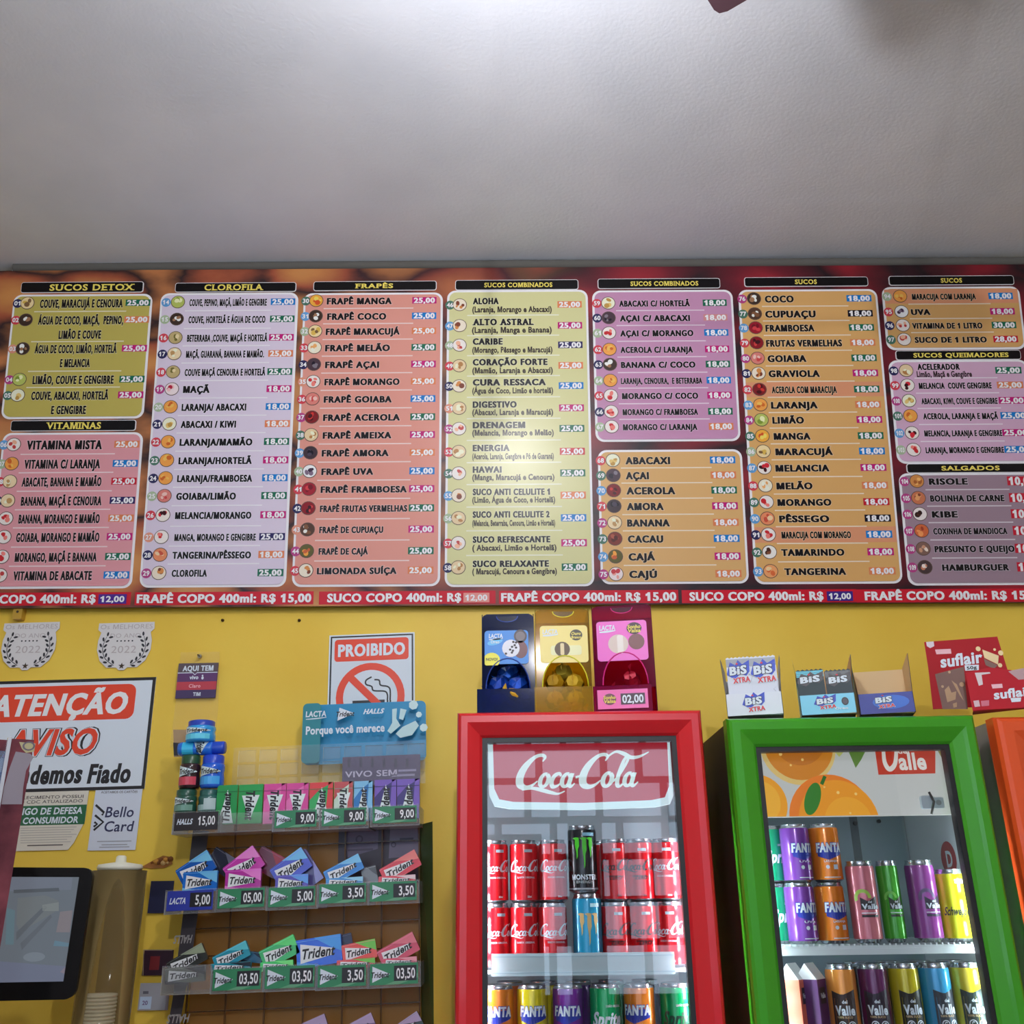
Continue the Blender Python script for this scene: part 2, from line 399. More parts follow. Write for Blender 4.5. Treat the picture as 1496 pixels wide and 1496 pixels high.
FRUIT = [('MELANCIA', (232, 214, 205), (196, 40, 52), (60, 20, 24)), ('MORANGO', (232, 214, 208), (188, 40, 46), (220, 120, 110)), ('LARANJA', (226, 150, 70), (236, 176, 84), (196, 96, 40)), ('AÇAI', (70, 52, 62), (30, 22, 36), (120, 110, 120)), ('AMORA', (60, 46, 52), (24, 20, 30), (70, 60, 74)), ('COCO', (60, 44, 36), (230, 226, 218), (150, 110, 80)), ('CUPUA', (80, 54, 40), (232, 226, 214), (120, 80, 54)), ('ABACAXI', (230, 222, 196), (214, 184, 110), (180, 140, 70)), ('BANANA', (222, 200, 160), (236, 226, 196), (180, 140, 90)), ('UVA', (226, 222, 222), (60, 40, 60), (120, 100, 120)), ('ACEROLA', (120, 30, 34), (196, 50, 44), (70, 20, 24)), ('FRAMBO', (150, 30, 44), (200, 60, 66), (110, 20, 34)), ('VERMELHAS', (130, 26, 34), (200, 60, 58), (60, 20, 26)), ('GOIABA', (204, 120, 110), (196, 70, 70), (230, 180, 170)), ('LIMÃO', (170, 180, 90), (120, 140, 50), (220, 222, 170)), ('MANGA', (226, 160, 60), (240, 200, 90), (200, 80, 40)), ('MARACUJ', (226, 200, 150), (206, 170, 80), (120, 90, 60)), ('MELÃO', (230, 214, 190), (222, 160, 96), (236, 226, 206)), ('PÊSSEGO', (214, 130, 90), (190, 76, 56), (236, 190, 150)), ('TAMARINDO', (226, 218, 210), (70, 40, 30), (120, 70, 46)), ('TANGERINA', (220, 150, 96), (206, 100, 56), (236, 190, 140)), ('CACAU', (120, 50, 40), (160, 80, 60), (80, 36, 30)), ('CAJÁ', (90, 84, 40), (226, 150, 60), (190, 90, 50)), ('CAJÚ', (226, 206, 204), (190, 60, 66), (220, 150, 140)), ('COUVE', (180, 160, 110), (110, 100, 50), (214, 196, 150)), ('MAÇÃ', (226, 206, 206), (170, 36, 60), (236, 180, 180)), ('RISOLE', (196, 130, 70), (226, 170, 96), (160, 90, 46)), ('BOLINHA', (190, 110, 76), (214, 150, 96), (120, 60, 40)), ('KIBE', (220, 210, 206), (80, 46, 36), (50, 30, 26)), ('COXINHA', (196, 96, 56), (220, 140, 80), (150, 60, 40)), ('PRESUNTO', (120, 90, 80), (226, 206, 190), (190, 140, 110)), ('HAMBURG', (70, 54, 54), (190, 120, 90), (222, 206, 196))]
def disc(mb, x, y, r, key, rn):
    for nm, bg, c1, c2 in FRUIT:
        if nm in key: break
    else: bg, c1, c2 = rn.choice([((226, 210, 190), (200, 130, 70), (120, 60, 40)), ((214, 190, 150), (170, 120, 70), (236, 220, 190)), ((226, 214, 208), (180, 60, 60), (226, 170, 140))])
    mb.ell(x, y, r * 1.05, r, pm((92, 74, 66)), 3); mb.ell(x, y, r * .95, r * .9, pm(bg), 4)
    for i in range(4):
        a, q = rn.uniform(0, 2 * pi), rn.uniform(.15, .5) * r; e = rn.uniform(.22, .42) * r
        mb.ell(x + q * cos(a), y + q * sin(a), e, e * rn.uniform(.6, 1), pm(c1 if i % 3 else c2), 5 + i * .3, n=10, rot=rn.uniform(0, 180))
def card(label, plate, box, c, rows, price, badge, dsc, h, num, title_h=10.5, line=True, hi=(), price_h=11, ph=8.4):
    """box: left at top/bottom, right at top/bottom, top, bottom (pixels); rows: (text, x0, x1, yc, price colour, badge colour[, price text, subtitle...])"""
    lt, lb, rt, rb, y0, y1 = box; rn = random.Random(num)
    def ex(pair, y): return pair[0] + (pair[1] - pair[0]) * (y - y0) / (y1 - y0)
    mb = MB(BF, .0012)
    xl = (BF.loc(lt, y0)[0] + BF.loc(lb, y1)[0]) / 2; xr = (BF.loc(rt, y0)[0] + BF.loc(rb, y1)[0]) / 2
    yy0, yy1 = BF.loc((lt + rt) / 2, y0)[1], BF.loc((lb + rb) / 2, y1)[1]
    mb.prism(rr_pts(xl, yy1, xr, yy0, .026, 6), -.001, .0004, paper)
    e = .0068; mb.rrect((xl + e, yy1 + e, xr - e, yy0 - e), .021, pm(c), 1.8)
    lighter = tuple(int(v + (228 - v) * .62) for v in c); haloc = tuple(int(v + (228 - v) * .45) for v in c)
    px0 = (BF.loc(price[0][0], y0)[0] + BF.loc(price[1][0], y1)[0]) / 2; px1 = (BF.loc(price[0][1], y0)[0] + BF.loc(price[1][1], y1)[0]) / 2
    bx = (BF.loc(badge[0], y0)[0] + BF.loc(badge[1], y1)[0]) / 2; dx = (BF.loc(dsc[0], y0)[0] + BF.loc(dsc[1], y1)[0]) / 2
    s = .00193; last = None; n = num; main = [r for r in rows if r[4]]
    for i, r in enumerate(rows):
        st, x0, x1, yc, pc, bc = r[:6]
        if pc:
            sub = r[7] if len(r) > 7 else None; pyc = r[8] if len(r) > 8 and r[8] else (yc + 6 if sub else yc)
            y = BF.loc(ex(price[0], yc) if 0 else x0, pyc)[1]
            if n in hi: mb.rect((xl + e, y - 12 * s, xr - e, y + 12 * s), pm((206, 140, 104)), 1.95)
            mb.ell(bx, y, 7.6 * s, 7.6 * s, pm(BDG[bc]), 2.2, n=14)
            mb.text('%02d' % n, bx - 5 * s, bx + 5 * s, y, 7 * s, paper, 5.8, bold=.035)
            disc(mb, dx, y + .5 * s, 10.8 * s, st + (sub[0] if sub else ''), rn)
            pt = r[6] if len(r) > 6 and r[6] else '25,00'
            mb.rect((px0, y - price_h / 2 * s, px1, y + price_h / 2 * s), pm(PC[pc]), 2)
            mb.text(pt, px0 + 2.4 * s, px1 - 2.4 * s, y, ph * s, paper, 3, bold=.06)
            if line and last is not None:
                ly = (last + y) / 2 if not callable(line) else line(i)
                mb.rect((dx + 12 * s, ly - .9 * s, px0 + 2 * s, ly + .9 * s), pm(lighter), 2)
            last = y; n += 1
            if sub:
                mb.textp(sub[0], x0 - .5, sub[1], sub[2], 8.2, pm((52, 40, 40)), 3, bold=.045)
        else: last = BF.loc(x0, yc)[1] if i + 1 < len(rows) else last
        mb.textp(st, x0, x1, yc, h, ink, 3, bold=.08, halo=pm(haloc), hb=.055, hl=2.4, serif=st == 'ALTO ASTRAL')
    o = mb.build('menu_card', board, label)
    if plate:
        a0, q0, a1, q1, t0, t1, tt = plate; b = BF.R(a0, q0, a1, q1); mb = MB(BF, .0012)
        mb.prism(rr_pts(*b, .008, 4), -.001, .0012, paper); i_ = .0022; mb.rrect((b[0] + i_, b[1] + i_, b[2] - i_, b[3] - i_), .006, pm((14, 11, 13)), 4)
        mb.textp(tt, t0, t1, (q0 + q1) / 2, title_h - 4.2, gold, 5, bold=.03, serif=True); mb.build('heading_plate', o)
card('olive list of detox juices', (31, 412, 210, 428, 73, 197, 'SUCOS DETOX'), (20, 2, 223, 210, 430, 612), (176, 162, 82), [
    ('COUVE, MARACUJÁ E CENOURA', 58.8, 180, 443.5, 'g', 'n'), ('ÁGUA DE COCO, MAÇÃ,  PEPINO,', 56, 180.5, 468, 'o', 'r'), ('LIMÃO E COUVE', 86, 148, 489, None, None),
    ('ÁGUA DE COCO, LIMÃO, HORTELÃ', 51, 171, 510, 'm', 'o'), ('E MELANCIA', 88, 132, 530.5, None, None), ('LIMÃO, COUVE E GENGIBRE', 48, 166.5, 555, 'g', 'm'),
    ('COUVE, ABACAXI, HORTELÃ', 46, 159, 578, 'm', 'g'), ('E GENGIBRE', 75, 126, 599, None, None)], ((184, 220), (171, 208)), (25, 11), (40, 25), 11.5, 1, title_h=13)
card('pink list of vitamin shakes', (16, 614, 199, 630, 68, 148, 'VITAMINAS'), (2, -16, 210, 192, 632, 860), (206, 142, 148), [
    ('VITAMINA MISTA', 39, 150, 650, 'o', 'b'), ('VITAMINA C/ LARANJA', 35.5, 147, 678, 'b', 'l'), ('ABACATE, BANANA E MAMÃO', 32, 148.5, 704, 'r', 'r'), ('BANANA, MAÇÃ E CENOURA', 31, 149, 732, 'n', 'n'),
    ('BANANA, MORANGO E MAMÃO', 27.5, 146, 758, 'o', 'm'), ('GOIABA, MORANGO E MAMÃO', 24, 145.5, 785, 'm', 'r'), ('MORANGO, MAÇÃ E BANANA', 22, 142, 814, 'g', 'g'), ('VITAMINA DE ABACATE', 19.5, 134.5, 841, 'b', 'b')],
    ((168, 204), (151, 189)), (6, -14), (20, 1), 12.5, 6, title_h=13.5)
R18 = '18,00'
card('lilac list headed chlorophyll', (256, 413, 433, 427, 299, 385, 'CLOROFILA'), (234, 205, 436, 418, 428, 858), (203, 190, 206), [
    ('COUVE, PEPINO, MAÇÃ, LIMÃO E GENGIBRE', 277, 390, 442, 'b', 'b'), ('COUVE, HORTELÃ E ÁGUA DE COCO', 275.5, 388, 467, 'g', 'l'), ('BETERRABA ,COUVE, MAÇÃ E HORTELÃ', 273.5, 391, 494, 'm', 'r'),
    ('MAÇÃ, GUARANÁ, BANANA E MAMÃO.', 272, 386, 517.5, 'o', 'n'), ('COUVE MAÇÃ CENOURA E HORTELÃ', 270, 388, 544, 'g', 'r'), ('MAÇÃ', 267.6, 307, 569, 'm', 'm', R18), ('LARANJA/ ABACAXI', 265.5, 360, 595, 'b', 'l', R18),
    ('ABACAXI / KIWI', 264, 345, 620, 'o', 'n', R18), ('LARANJA/MAMÃO', 262.5, 369, 646, 'g', 'r', R18), ('LARANJA/HORTELÃ', 261, 368.5, 673, 'm', 'g', R18), ('LARANJA/FRAMBOESA', 259, 369, 699, 'b', 'n', R18),
    ('GOIABA/LIMÃO', 257.5, 345, 725, 'g', 'l', R18), ('MELANCIA/MORANGO', 256, 367.5, 753, 'm', 'r', R18), ('MANGA, MORANGO E GENGIBRE', 255, 374, 785, 'n', 'o'), ('TANGERINA/PÊSSEGO', 252, 367, 811, 'o', 'n', R18), ('CLOROFILA', 251, 303, 837.5, 'g', 'm')],
    ((395, 430.5), (377, 415)), (242, 215), (259, 233.5), 9.6, 14, title_h=12.5)
F_ = 'FRAPÊ '
card('salmon list of frozen shakes', (458, 411, 638, 425, 519, 574.5, 'FRAPÊS'), (443, 427.5, 647, 643, 428, 857), (206, 140, 126), [
    (F_ + 'MANGA', 477.5, 573, 440, 'm', 'g'), (F_ + 'COCO', 478, 564.5, 462.5, 'b', 'b'), (F_ + 'MARACUJÁ', 476, 584.5, 484.5, 'o', 'l'), (F_ + 'MELÃO', 475, 570, 508.5, 'g', 'r'), (F_ + 'AÇAI', 475, 554, 533, 'm', 'n'),
    (F_ + 'MORANGO', 474, 584, 558, 'o', 'o'), (F_ + 'GOIABA', 473, 573, 583.5, 'b', 'r'), (F_ + 'ACEROLA', 472, 585, 610, 'g', 'm'), (F_ + 'AMEIXA', 471.5, 572.5, 636, 'm', 'g'), (F_ + 'AMORA', 470, 568.5, 662, 'o', 'b'),
    (F_ + 'UVA', 469.5, 546, 689, 'b', 'l'), (F_ + 'FRAMBOESA', 468.5, 595, 715, 'm', 'r'), (F_ + 'FRUTAS VERMELHAS', 467.5, 595, 743, 'g', 'n'), (F_ + 'DE CUPUAÇU', 466.5, 560, 774, 'm', 'o'), (F_ + 'DE CAJÁ', 465.5, 538, 805.5, 'g', 'm'), ('LIMONADA SUÍÇA', 463, 580, 834, 'o', 'r')],
    ((601, 637), (597, 634)), (447, 431), (462, 447), 9, 30)
card('pale green list of combined juices', (665, 409, 845, 424, 707.5, 807, 'SUCOS COMBINADOS'), (653, 650, 857, 870, 424, 857), (199, 195, 142), [
    ('ALOHA', 690.5, 729, 440, 'o', 'g', None, ('(Laranja, Morango e Abacaxi)', 806, 452)), ('ALTO ASTRAL', 690, 780, 470.5, 'm', 'b', None, ('(Laranja, Manga e Banana)', 806, 482)), ('CARIBE', 690.5, 734.5, 499, 'n', 'l', None, ('(Morango, Pêssego e Maracujá)', 807, 511)),
    ('CORAÇÃO FORTE', 690.5, 800, 529, 'o', 'r', None, ('(Mamão, Laranja e Abacaxi)', 807.5, 541)), ('CURA RESSACA', 690.5, 798, 558.5, 'b', 'n', None, ('(Água de Coco, Limão e hortelã)', 808, 570.5)), ('DIGESTIVO', 690.5, 755, 591, 'm', 'o', None, ('(Abacaxi, Laranja e Maracujá)', 808, 602)),
    ('DRENAGEM', 690.5, 767.5, 621, 'g', 'm', None, ('(Melancia, Morango e Melão)', 809, 632)), ('ENERGIA', 690.5, 745, 654.5, 'r', 'r', None, ('(Acerola, Laranja, Gengibre e Pó de Guaraná)', 809, 666.5)), ('HAWAI', 690.5, 733, 686, 'g', 'g', None, ('(Manga, Maracujá e Cenoura)', 810, 697)),
    ('SUCO ANTI CELULITE 1', 690.5, 803.5, 718.5, 'o', 'b', None, ('(Limão, Água de Coco, e Hortelã)', 811, 730)), ('SUCO ANTI CELULITE 2', 690.5, 803, 751.5, 'b', 'l', None, ('(Melancia, Beterraba, Cenoura, Limão e Hortelã)', 811, 764)), ('SUCO REFRESCANTE', 690.5, 804, 788, 'm', 'r', None, ('( Abacaxi, Limão e Hortelã)', 813, 800)), ('SUCO RELAXANTE', 690.5, 802, 823.5, 'g', 'n', None, ('( Maracujá, Cenoura e Gengibre)', 813.5, 834.5))],
    ((814, 850), (821, 858)), (657, 655), (671, 670), 8.8, 46)
card('violet list of combined juices', (873, 407, 1052, 422, 921, 1020, 'SUCOS COMBINADOS'), (865, 870, 1070, 1082, 424, 645), (182, 132, 164), [
    ('ABACAXI C/ HORTELÃ', 904, 1008, 443.5, 'g', 'r', R18), ('AÇAI C/ ABACAXI', 905, 1008, 465, 'y', 'n', R18), ('AÇAI C/ MORANGO', 905.5, 1013, 487, 'b', 'l', R18), ('ACEROLA C/ LARANJA', 906, 1012.5, 511, 'm', 'r', R18), ('BANANA C/ COCO', 907, 1016, 533, 'g', 'n', R18),
    ('LARANJA, CENOURA,  E BETERRABA', 907, 1026, 556.5, 'b', 'l', R18), ('MORANGO C/ COCO', 908.5, 1020, 578.5, 'm', 'r', R18), ('MORANGO C/ FRAMBOESA', 909.5, 1020, 602, 'g', 'n', R18), ('MORANGO C/ LARANJA', 910, 1019, 624, 'o', 'l', R18)],
    ((1025, 1061), (1037, 1072)), (871.5, 877), (888, 894), 8.4, 59)
card('small tan list of fruit juices under the violet list', None, (871, 880, 1083, 1095, 657, 853), (203, 160, 104), [
    ('ABACAXI', 913, 979, 673, 'b', 'r', R18), ('AÇAI', 913.5, 948, 695, 'o', 'g', R18), ('ACEROLA', 914.5, 987, 717, 'g', 'b', R18), ('AMORA', 915, 970, 740, 'm', 'r', R18), ('BANANA', 916, 979, 764, 'o', 'm', R18), ('CACAU', 917, 969, 787.5, 'b', 'g', R18), ('CAJÁ', 918, 957.5, 813.5, 'm', 'b', R18), ('CAJÚ', 919, 960, 839, 'o', 'm', R18)],
    ((1037, 1074), (1045, 1083)), (877, 882), (894, 901), 10, 68)
card('tall tan list of fruit juices', (1087, 405, 1268, 419, 1161, 1193, 'SUCOS'), (1076, 1105, 1280, 1320, 423, 853), (203, 156, 96), [
    ('COCO', 1117, 1159.5, 437, 'b', 'm', R18), ('CUPUAÇU', 1117.5, 1191.5, 459, 'k', 'g', R18), ('FRAMBOESA', 1118, 1190, 479.5, 'g', 'b', R18), ('FRUTAS VERMELHAS', 1119, 1230, 501.5, 'o', 'r', R18), ('GOIABA', 1121, 1178.5, 524, 'g', 'm', R18), ('GRAVIOLA', 1122.5, 1198, 546, 'm', 'n', R18),
    ('ACEROLA COM MARACUJA', 1127, 1222.5, 569.5, 'g', 'r', R18), ('LARANJA', 1126, 1195, 592, 'o', 'b', R18), ('LIMÃO', 1128, 1174.5, 614, 'm', 'm', R18), ('MANGA', 1130, 1184.5, 637.5, 'g', 'g', R18), ('MARACUJÁ', 1132.5, 1217, 660, 'b', 'l', R18), ('MELANCIA', 1132.5, 1212, 684, 'm', 'b', R18), ('MELÃO', 1134, 1187, 710, 'o', 'r', R18),
    ('MORANGO', 1135.5, 1214.5, 734, 'r', 'g', R18), ('PÊSSEGO', 1138, 1211.5, 758, 'k', 'b', R18), ('MARACUJA COM MORANGO', 1141.5, 1243, 781.5, 'b', 'n', R18), ('TAMARINDO', 1141, 1233.5, 807, 'm', 'g', R18), ('TANGERINA', 1145.5, 1236.5, 835, 'o', 'b', R18)],
    ((1237, 1274), (1269, 1307)), (1082.5, 1109), (1100, 1127), 9.4, 76, hi=(82, 91))
card('short tan list of juices and litre jugs', (1298, 403, 1481, 417, 1374, 1405, 'SUCOS'), (1287, 1296, 1489, 1499, 419, 511), (200, 154, 96), [
    ('MARACUJA COM LARANJA', 1332, 1425.5, 433.5, 'b', 'l', R18), ('UVA', 1330.5, 1359.5, 456, 'm', 'r', R18), ('VITAMINA DE 1 LITRO', 1332, 1435, 476, 'g', 'n', '30,00'), ('SUCO DE 1 LITRO', 1336, 1441.5, 496.5, 'r', 'g', '28,00')],
    ((1444.5, 1480), (1450, 1486)), (1296, 1301), (1315, 1320), 8, 94, hi=(94,))
card('lilac list of fat burning juices', (1308, 512, 1491, 526, 1334, 1473, 'SUCOS QUEIMADORES'), (1297, 1311, 1502, 1516, 526, 677), (196, 158, 182), [
    ('ACELERADOR', 1339.5, 1402.5, 536, 'g', 'n', None, ('Limão, Maçã e Gengibre', 1419.5, 546.5)), ('MELANCIA  COUVE GENGIBRE', 1342, 1448.5, 563.5, 'o', 'r'), ('ABACAXI, KIWI, COUVE E GENGIBRE', 1345.5, 1457, 586, 'm', 'm'), ('ACEROLA, LARANJA E MAÇÃ', 1348, 1458, 608, 'b', 'g'),
    ('MELANCIA, LARANJA E GENGIBRE', 1350, 1464, 633, 'm', 'b'), ('LARANJA, MORANGO E GENGIBRE', 1352, 1466.5, 657.5, 'b', 'l')],
    ((1453, 1490), (1468, 1508)), (1304.5, 1317), (1322, 1336), 8.4, 98)
RT = '10,00'
card('mauve list of savoury snacks', (1324, 677, 1506, 691, 1375, 1460, 'SALGADOS'), (1312, 1327, 1516, 1530, 691, 855), (146, 122, 134), [
    ('RISOLE', 1356.5, 1413.5, 703.5, 'r', 'm', RT), ('BOLINHA DE CARNE', 1358.5, 1467, 728, 'r', 'm', RT), ('KIBE', 1361, 1399, 751.5, 'r', 'm', RT), ('COXINHA DE MANDIOCA', 1363, 1471.5, 776, 'r', 'm', RT), ('PRESUNTO E QUEIJO', 1365, 1482, 802, 'r', 'm', RT), ('HAMBURGUER', 1376, 1475, 829, 'r', 'm', RT)],
    ((1471, 1514), (1487, 1529)), (1321, 1334), (1339, 1352), 8.8, 104, price_h=14, ph=12)
red_p = pm((190, 28, 44))
for i, (x0, x1, tx0, tx1, st, bx, bc, btx) in enumerate([(-70, 191, -58, 140, 'SUCO COPO 400ml: R$', (144, 185), (72, 40, 130), '12,00'), (197, 458, 200, 455, 'FRAPÊ COPO 400ml: R$ 15,00', None, None, None), (466, 724, 478, 674, 'SUCO COPO 400ml: R$', (677, 715), (214, 140, 130), '12,00'),
        (729, 991, 732, 988, 'FRAPÊ COPO 400ml: R$ 15,00', None, None, None), (996, 1251, 1007, 1203, 'SUCO COPO 400ml: R$', (1208, 1246), (56, 36, 120), '12,00'), (1251, 1540, 1263, 1524, 'FRAPÊ COPO 400ml: R$ 15,00', None, None, None)]):
    c = BF.loc((x0 + x1) / 2, 882)[0]; y0 = 865 - .002 * (x0 - 0); mb = MB(BF, .0012); ym = 875 - .004 * ((x0 + x1) / 2 - 100)
    b = BF.R(x0, ym - 9.5, x1, ym + 9.5); mb.box(b[0], b[1], -.001, b[2], b[3], .0002, red_p)
    mb.textp(st, tx0, tx1, ym, 12, paper, 2, bold=.055)
    if bx: mb.rectp(bx[0], ym - 7, bx[1], ym + 7, pm(bc), 2); mb.textp(btx, bx[0] + 3, bx[1] - 3, ym, 8.4, paper, 3, bold=.04)
    mb.build('price_strip', board)
# ------------------------------------------------------------------ signs and papers on the yellow wall
sg = lambda c: mat(c, .4)
wht, blk, orng = sg((206, 214, 222)), sg((26, 22, 24)), sg((216, 62, 30))
WZ = WY - .004
def flat(name, label, cat, px, py, roll=0, Y=WZ, tilt=0, yaw=0):
    fr = Fr(frame(px, py, Y, roll, tilt, yaw)); return fr, MB(fr)
# attention notice
fr, mb = flat('notice_sign', '', '', 100, 1158, roll=.9)
b = fr.R(-110, 994, 219, 1157); mb.box(b[0], b[1], -.003, b[2], b[3], 0, wht)
mb.rect(b, blk, 1); e = .0085; mb.rect((b[0] + e, b[1] + e, b[2] - e, b[3] - e), wht, 2)
mb.rrect(fr.R(-84, 1003, 197, 1054), .022, orng, 3); mb.textp('ATENÇÃO', -11, 187, 1029, 30, sg((222, 222, 222)), 4, bold=.05, shear=.18)
for off, m, l in ((.12, blk, 3), (.075, wht, 4), (.03, orng, 5)): mb.textp('AVISO', 13 - off * 40, 141 + off * 40, 1084, 35 + off * 36, m, l, bold=off, shear=.2)
[mb.textp(w, a, b_, 1130 + dy, 27, blk, 3, bold=.06, shear=.1) for w, a, b_, dy in (('Não', -108, -48, 2), ('Ven', -38, 44, 1), ('demos', 46, 121, .6), ('Fiado', 130, 192, -.6))]
single('notice_sign', 'white notice with red ATENÇÃO heading and bold AVISO, upper left of the wall', 'sign', fr.M, mb)
# laurel stickers
def laurel(px, lab):
    fr, mb = flat('', '', '', px, 979, roll=.3); s = .00196
    out = [(-41, 60), (-41, 70), (40, 71), (41, 61), (36, 56), (39, 44), (39, 30), (33, 14), (22, 4), (8, 4), (4, 0), (-4, 0), (-8, 4), (-22, 4), (-33, 14), (-39, 30), (-39, 44), (-36, 56)]
    mb.prism([(x * s, y * s) for x, y in out], -.001, .0003, sg((206, 202, 200)))
    gt, dk = sg((176, 166, 164)), sg((40, 38, 44))
    mb.text('Os MELHORES', -38 * s, 38 * s, 64.5 * s, 7 * s, gt, 2, bold=.0); mb.text('DO ANO', -22 * s, 22 * s, 51 * s, 6.6 * s, gt, 2, bold=0); mb.text('2022', -18 * s, 18 * s, 30.5 * s, 10.5 * s, gt, 2, bold=0)
    for i in range(5): mb.ell((-11 + 5.5 * i) * s, 43 * s, 1.3 * s, 1.3 * s, dk, 2, n=6)
    for sd in (-1, 1):
        mb.stroke([(sd * 12 * s, 7 * s, 1 * s), (sd * 26 * s, 18 * s, 1 * s), (sd * 31 * s, 34 * s, 1 * s), (sd * 27 * s, 50 * s, .6 * s)], dk, 2)
        for k in range(7):
            t = k / 6; a = radians(-62 + 104 * t); cx, cy = 1 + 30 * cos(a), 33 + 27 * sin(a)
            for w in (-1, 1): mb.ell(sd * (cx + 3.4 * w * cos(a)) * s, (cy + 3.4 * w * sin(a)) * s, 3.3 * s, 1.6 * s, dk, 2.5, n=8, rot=sd * (math.degrees(a) + 90 - 35 * w) + (0 if sd > 0 else 180))
    mb.poly([((5 if k % 2 == 0 else 2) * s * sin(k * pi / 5), (6 + (5 if k % 2 == 0 else 2) * cos(k * pi / 5)) * s) for k in range(10)], sg((60, 44, 26)), 3)
    single('award_sticker', lab, 'sticker', fr.M, mb, 'award stickers')
laurel(36, 'silver best of the year 2022 laurel sticker cut by the left edge of the photo'); laurel(177, 'silver best of the year 2022 laurel sticker above the corner of the attention notice')
# consumer code sheet
fr, mb = flat('', '', '', 75, 1243, roll=.6); b = fr.R(-45, 1157, 124, 1243)
w_, h_ = b[2] - b[0], b[3] - b[1]; pap = sg((206, 200, 186))
mb.prism([(b[0], b[1]), (b[2] - .035, b[1]), (b[2] - .022, b[1] + .018), (b[2], b[1] + h_ * .48), (b[2], b[3]), (b[0], b[3])], -.001, .0003, pap)
fr_txt = sg((84, 76, 74)); mb.textp('ESTE ESTABELECIMENTO POSSUI', -22, 122, 1165, 4.6, fr_txt, 2, bold=.01); mb.textp('MANUAL DO CDC ATUALIZADO', -20, 121, 1171.5, 4.6, fr_txt, 2, bold=.01)
mb.rect((b[0], fr.loc(80, 1205)[1], b[2], fr.loc(80, 1176.5)[1]), sg((30, 92, 56)), 2)
mb.textp('CÓDIGO DE DEFESA', 5, 121, 1185, 9.5, wht, 3, bold=.03, shear=.08); mb.textp('DO CONSUMIDOR', 12, 115, 1198.5, 9, wht, 3, bold=.03, shear=.08)
for k in range(7): mb.rectp(30, 1209 + 3.6 * k - .5, 112 - (k % 3) * 4 - max(0, k - 3) * 3, 1209 + 3.6 * k + .5, sg((170, 164, 156)), 2)
mb.rectp(40, 1234, 92, 1235.6, fr_txt, 2)
single('consumer_notice', 'off-white sheet with green band about the consumer defence code', 'notice', fr.M, mb)
# card acceptance sheet
fr, mb = flat('', '', '', 165, 1243, roll=.2); b = fr.R(134, 1152, 203, 1242); mb.box(b[0], b[1], -.001, b[2], b[3], .0003, sg((198, 204, 216)))
nav = sg((46, 48, 82)); mb.textp('Bello', 155, 196, 1186, 15, nav, 2, bold=.015, shear=.1); mb.textp('Card', 153, 195, 1207, 15, nav, 2, bold=.015, shear=.1)
for pts in (((140, 1176), (152, 1187), (149, 1191)), ((139, 1191), (151, 1201), (137, 1213)), ((138, 1201), (142, 1204), (137, 1208))): mb.strokep(pts, 3.2, sg((30, 30, 36)), 2, n=1)
mb.textp('ACEITAMOS OS CARTÕES', 148, 201, 1157, 3.4, fr_txt, 2, bold=.01)
for q, y in ((.8, 1229), (.6, 1234), (.7, 1237.5)): mb.rectp(168 - 36 * q * .9, y - .7, 168 + 30 * q, y + .7, sg((150, 152, 160)), 2)
single('card_sticker', 'white card payment sheet with dark chevrons, beside the green banded sheet', 'sticker', fr.M, mb)
# no smoking sign
fr, mb = flat('', '', '', 543, 1088, roll=1.6); b = fr.R(479, 926, 606, 1088); mb.box(b[0], b[1], -.003, b[2], b[3], 0, wht)
e = .004; f = .0085; mb.rect((b[0] + e, b[1] + e, b[2] - e, b[3] - e), blk, 1); mb.rect((b[0] + f, b[1] + f, b[2] - f, b[3] - f), sg((200, 208, 216)), 2)
mb.rrect(fr.R(489, 933, 597, 965), .009, orng, 3); mb.textp('PROIBIDO', 494, 592, 949, 17, wht, 4, bold=.055)
cx, cy = fr.loc(541, 1018); r = .096; mb.ring(cx, cy, r - .02, r, orng, 3, n=40)
q = r * .68; mb.stroke([(cx - q, cy + q, .02), (cx + q, cy - q, .02)], orng, 4, n=1)
mb.strokep([(543, 989), (535, 994), (535, 1000), (543, 1003), (546, 1009), (562, 1010), (566, 1015), (566, 1023)], 2.2, blk, 3); mb.strokep([(547, 993), (554, 994), (556, 1001), (566, 1003), (570, 1008), (570, 1023)], 2.2, blk, 3)
mb.rectp(515, 1023, 562, 1031, blk, 2.5); mb.rectp(565, 1023, 567.5, 1031, blk, 2.5); mb.rectp(569, 1023, 571.5, 1031, blk, 2.5)
single('no_smoking_sign', 'white PROIBIDO sign with red ring and cigarette, behind the blue rack header', 'sign', fr.M, mb)
# screws and holes in the wall
for i, (x, y, lab) in enumerate(((325, 906, 'small dark screw in the yellow wall above the hanging strip'), (437, 906, 'small dark screw in the yellow wall left above the PROIBIDO sign'))):
    fr, mb = flat('', '', '', x, y); mb.z = 0; mb.lathe([(0, .004), (.0035, .003), (.0045, -.004)], mat((70, 50, 30), .5, metal=.5), n=10, axis='z'); single('wall_screw', lab, 'screw', fr.M, mb, 'wall screws')
fr, mb = flat('', '', '', 32, 899); b = fr.R(24, 886, 37, 907); mb.rbox(b[0], b[1], b[2], b[3], -.004, .02, .004, mat((176, 138, 44), .5)); mb.ell((b[0] + b[2]) / 2, (b[1] + b[3]) / 2, .004, .004, mat((50, 36, 20), .6), 52, n=8)
single('board_bracket', 'small yellow painted bracket under the left end of the menu board', 'bracket', fr.M, mb)
